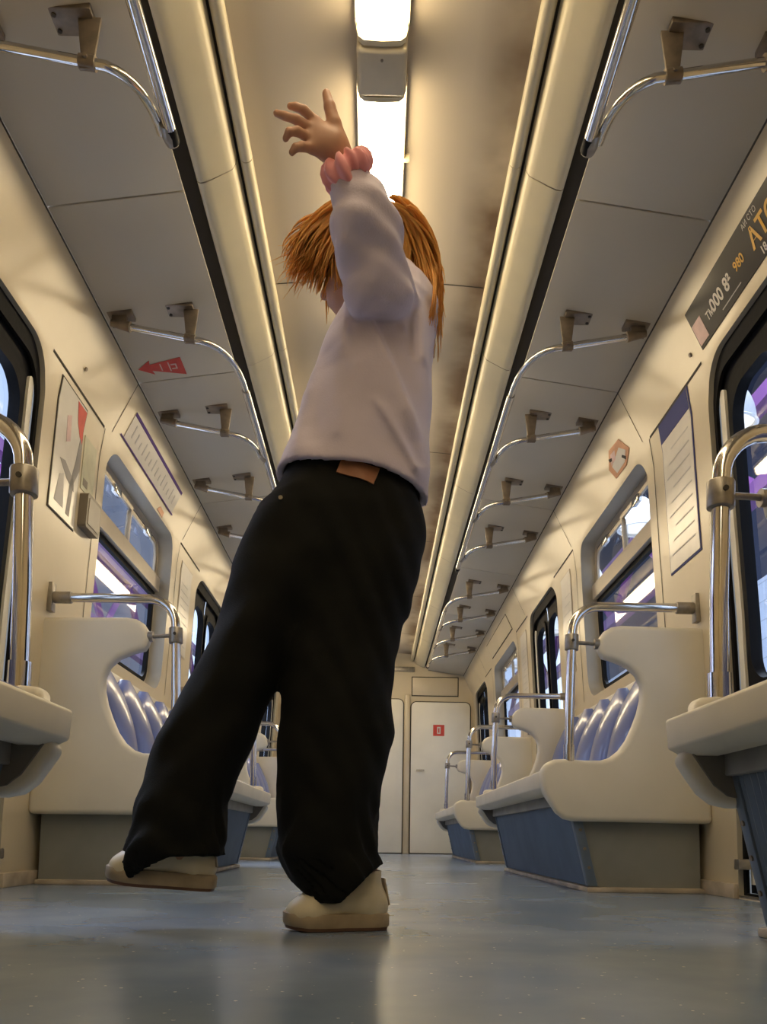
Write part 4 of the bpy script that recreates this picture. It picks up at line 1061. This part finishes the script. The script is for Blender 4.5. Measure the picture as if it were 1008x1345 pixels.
# ---- shoes
def shoe(loc, yaw, pitch, roll=0.0):
    R = Matrix.Translation(loc) @ Matrix.Rotation(yaw, 4, 'Z') @ Matrix.Rotation(pitch, 4, 'Y') @ Matrix.Rotation(roll, 4, 'X') @ Matrix.Diagonal((0.90, 0.95, 1.0, 1.0))
    off = Vector(person['_off'])
    def up(X, Y, Z):
        d = ell_d(X, Y, Z, (0.072, 0.004, 0.036), (0.052, 0.043, 0.034))
        d = smin(d, cap_d(X, Y, Z, (0.06, 0.002, 0.045), (-0.02, 0, 0.062), 0.035, 0.037), 0.02)
        d = smin(d, ell_d(X, Y, Z, (-0.065, 0, 0.05), (0.050, 0.036, 0.045)), 0.02)
        d = smin(d, cap_d(X, Y, Z, (-0.055, 0, 0.07), (-0.060, 0, 0.115), 0.037, 0.036), 0.02)
        d = np.maximum(d, 0.016 - Z)
        d = np.maximum(d, Z - 0.118 + 0.15 * (X + 0.06))
        return np.maximum(d, -cap_d(X, Y, Z, (-0.058, 0, 0.085), (-0.062, 0, 0.14), 0.026, 0.031))
    def post(V): return np.array([R @ Vector(v) for v in V])
    u = sdf_obj('sneaker', up, (-0.13, -0.06, 0.0), (0.14, 0.06, 0.135), 0.004, M['shoe'], person, post)
    def outline(k):
        P = [(0.128, 0.012), (0.112, 0.034), (0.08, 0.047), (0.04, 0.046), (0.0, 0.038), (-0.05, 0.035), (-0.09, 0.034), (-0.112, 0.022), (-0.118, 0)]
        P = P + [(x, -y) for x, y in P[::-1][1:]]
        return [(x * k, y * k) for x, y in P]
    def ring(k, z, rise=0.0): return [R @ Vector((x, y, z + rise * max(0, (x - 0.06)) ** 2 * 30)) for x, y in outline(k)]
    mb = MB(); mb.loft([ring(0.97, 0.006, 0.05), ring(1.0, 0.010, 0.05), ring(1.0, 0.030, 0.05), ring(0.96, 0.034, 0.05)]); tag(mb.build('sole', M['sole'], u, angle=50), 'scuffed tan rubber sole')
    mb = MB(); mb.loft([ring(0.95, 0.0, 0.05), ring(0.97, 0.006, 0.05)]); mb.build('outsole', M['gum'], u)
    for i in range(4):
        x0 = 0.045 - 0.02 * i; z0 = 0.082 + 0.006 * i
        mb = MB(); mb.tube([R @ Vector((x0, -0.022, z0 - 0.006)), R @ Vector((x0 - 0.004, 0, z0 + 0.002)), R @ Vector((x0, 0.022, z0 - 0.006))], 0.003, 6); mb.build('lace', M['lace'], u)
    # stitched heel tab
    mb = MB(); mb.prism([R @ Vector(p) for p in ((-0.112, -0.014, 0.05), (-0.112, 0.014, 0.05), (-0.100, 0.012, 0.105), (-0.100, -0.012, 0.105))], (R.to_3x3() @ Vector((-0.004, 0, 0)))); mb.build('heel_tab', M['sole'], u)
    return u


shoe((-0.056, 1.742, 0.001), PI + math.radians(14), 0.0)
shoe((-0.414, 1.722, 0.082), PI + math.radians(6), math.radians(-4))

# ---- scrunchie on the raised wrist
mb = MB(); ax = (Vector(HP[0]) - Vector((-0.052, 1.507, 1.445))).normalized(); c0 = Vector((-0.056, 1.502, 1.466))
u = ax.cross(Vector((0, 1, 0))).normalized(); v = ax.cross(u); N, K = 120, 12; rings = []
for i in range(N):
    a = 2 * PI * i / N; rad = u * math.cos(a) + v * math.sin(a)
    rr = 0.017 + 0.003 * math.sin(a * 13 + math.sin(3 * a)) + (0.006 if math.cos(a - 0.3) > 0.55 else 0); ce = c0 + rad * (0.031 + 0.003 * math.sin(7 * a)) + ax * 0.005 * math.sin(5 * a)
    rings.append([ce + rad * rr * math.cos(2 * PI * k / K) + ax * rr * 1.15 * math.sin(2 * PI * k / K) for k in range(K)])
rings.append(rings[0]); mb.loft(rings, cap=False); tag(mb.build('scrunchie', M['scrunchie'], person, angle=180), 'pink gathered scrunchie on the raised wrist')

# ---- hair: scalp cap plus tapering locks flung out to both sides
hair_mb = MB()
HC = Vector((-0.012, 1.78, 1.490)); HR = Vector((0.088, 0.096, 0.100))
rings = []
for i in range(1, 12):
    th = PI * 0.62 * i / 11
    rings.append([HC + Vector((HR.x * math.sin(th) * math.cos(2 * PI * k / 28), HR.y * math.sin(th) * math.sin(2 * PI * k / 28), HR.z * math.cos(th) + 0.0035 * math.sin(9 * k + i))) for k in range(28)])
# leave the face open: pull cap points on the face side up to the hairline
for r_ in rings:
    for k, p in enumerate(r_):
        dirn = (p - HC).normalized()
        if dirn.x < -0.25 and dirn.y > 0.05 and dirn.z < 0.35:
            r_[k] = HC + Vector((dirn.x * HR.x * 0.8, dirn.y * HR.y * 0.8, 0.042 + 0.3 * (p.z - HC.z) * 0.2))
hair_mb.loft(rings, cap=True)


def lock(root, pts, r0, n=9):
    P = [Vector(root)] + [Vector(p) for p in pts]
    out = []
    m_ = len(P) - 1
    for i in range(n + 1):          # de Casteljau
        t = i / n; Q_ = [p.copy() for p in P]
        while len(Q_) > 1: Q_ = [a.lerp(b, t) for a, b in zip(Q_, Q_[1:])]
        out.append(Q_[0])
    hair_mb.tube(out, [r0 * (0.7 + 0.5 * math.sin(PI * min(1, 1.3 * i / n))) * (1 - 0.85 * (i / n) ** 2.5) for i in range(n + 1)], 5)


J = lambda s_: random.uniform(-s_, s_)
for i in range(300):                # left wing
    a = random.random()
    root = HC + Vector((HR.x * (0.35 - 1.2 * a) * 0.9, J(0.075), HR.z * math.sqrt(max(0.05, 1 - (0.35 - 1.2 * a) ** 2 * 0.9))))
    v_ = random.random()
    tip = Vector((-0.205 + 0.10 * v_ + J(0.012), 1.76 + J(0.06), 1.445 - 0.03 * v_ + 0.035 * (1 - v_) * random.random() + J(0.015)))
    mid = Vector((root.x * 0.5 + tip.x * 0.5 - 0.01 + J(0.01), (root.y + tip.y) / 2 + J(0.02), max(root.z, tip.z) + 0.000 - 0.03 * v_ + J(0.012)))
    lock(root, [mid, tip + Vector((0.012 * v_, 0, 0.035)), tip], random.uniform(0.003, 0.0055))
for i in range(420):                # right wing, arching over and hanging down the back
    root = HC + Vector((random.uniform(-0.05, 0.075), J(0.08), HR.z * random.uniform(0.55, 1.0)))
    v_ = random.random()
    tip = Vector((0.140 + J(0.012) - 0.075 * (i % 3 == 0) * random.random(), 1.80 + J(0.06), 1.42 - 0.13 * v_ ** 3 + J(0.02)))
    m1 = Vector((0.06 + J(0.02), root.y, 1.578 + J(0.012))); m2 = Vector((0.148 - 0.07 * (i % 3 == 0) * random.random() + J(0.012), 1.80 + J(0.05), 1.53 + J(0.02)))
    lock(root, [m1, m2, tip], random.uniform(0.003, 0.0055))
for i in range(26):                 # thin tail hanging down the right edge of the back
    root = HC + Vector((0.07 + J(0.01), J(0.05), 0.03 + J(0.02)))
    tip = Vector((0.118 + J(0.006), 1.70 + J(0.02), 1.30 + J(0.015)))
    lock(root, [Vector((0.140 + J(0.006), 1.78, 1.50)), Vector((0.133 + J(0.005), 1.74, 1.40)), tip], 0.0035)
for i in range(90):                 # fine flyaway strands past the left wing
    root = Vector((-0.10 + J(0.04), 1.77 + J(0.05), 1.52 + J(0.03)))
    tip = Vector((-0.215 + J(0.02) + 0.06 * random.random(), 1.76 + J(0.06), 1.44 + J(0.035)))
    lock(root, [(root + tip) / 2 + Vector((0, 0, 0.02 + J(0.01))), tip], 0.0018)
for i in range(330):                # locks lying over the crown and the back of the head
    a = random.uniform(-0.55 * PI, 0.62 * PI) - 0.45 * PI; st = random.uniform(0.1, 0.9)
    P = []
    for q in range(5):
        th = st + (PI * 0.72 - st) * q / 4
        P.append(HC + Vector((HR.x * 1.03 * math.sin(th) * math.cos(a), HR.y * 1.03 * math.sin(th) * math.sin(a), HR.z * 1.02 * math.cos(th))))
    P[-1] += Vector((J(0.015), J(0.01), -0.02))
    lock(P[0], [p * 1.0 + Vector((J(0.003), J(0.003), 0)) for p in P[1:]], random.uniform(0.004, 0.0065), 8)
for i in range(120):                # long strands down beside the face and neck
    root = HC + Vector((random.uniform(-0.085, 0.03), J(0.085), random.uniform(-0.01, 0.07)))
    tip = Vector((root.x * 0.8 - 0.02 + J(0.03), root.y + 1.0 * 0 + J(0.02), 1.385 + random.random() * 0.05))
    lock(root, [root + Vector((-0.03 + J(0.02), 0, -0.03)), tip + Vector((0, 0, 0.04)), tip], 0.0042)
hair_mb.build('hair', M['hair'], person, angle=180)

# ------------------------------------------------------------------ tidy helper properties
for o in S.objects:
    if '_off' in o: del o['_off']
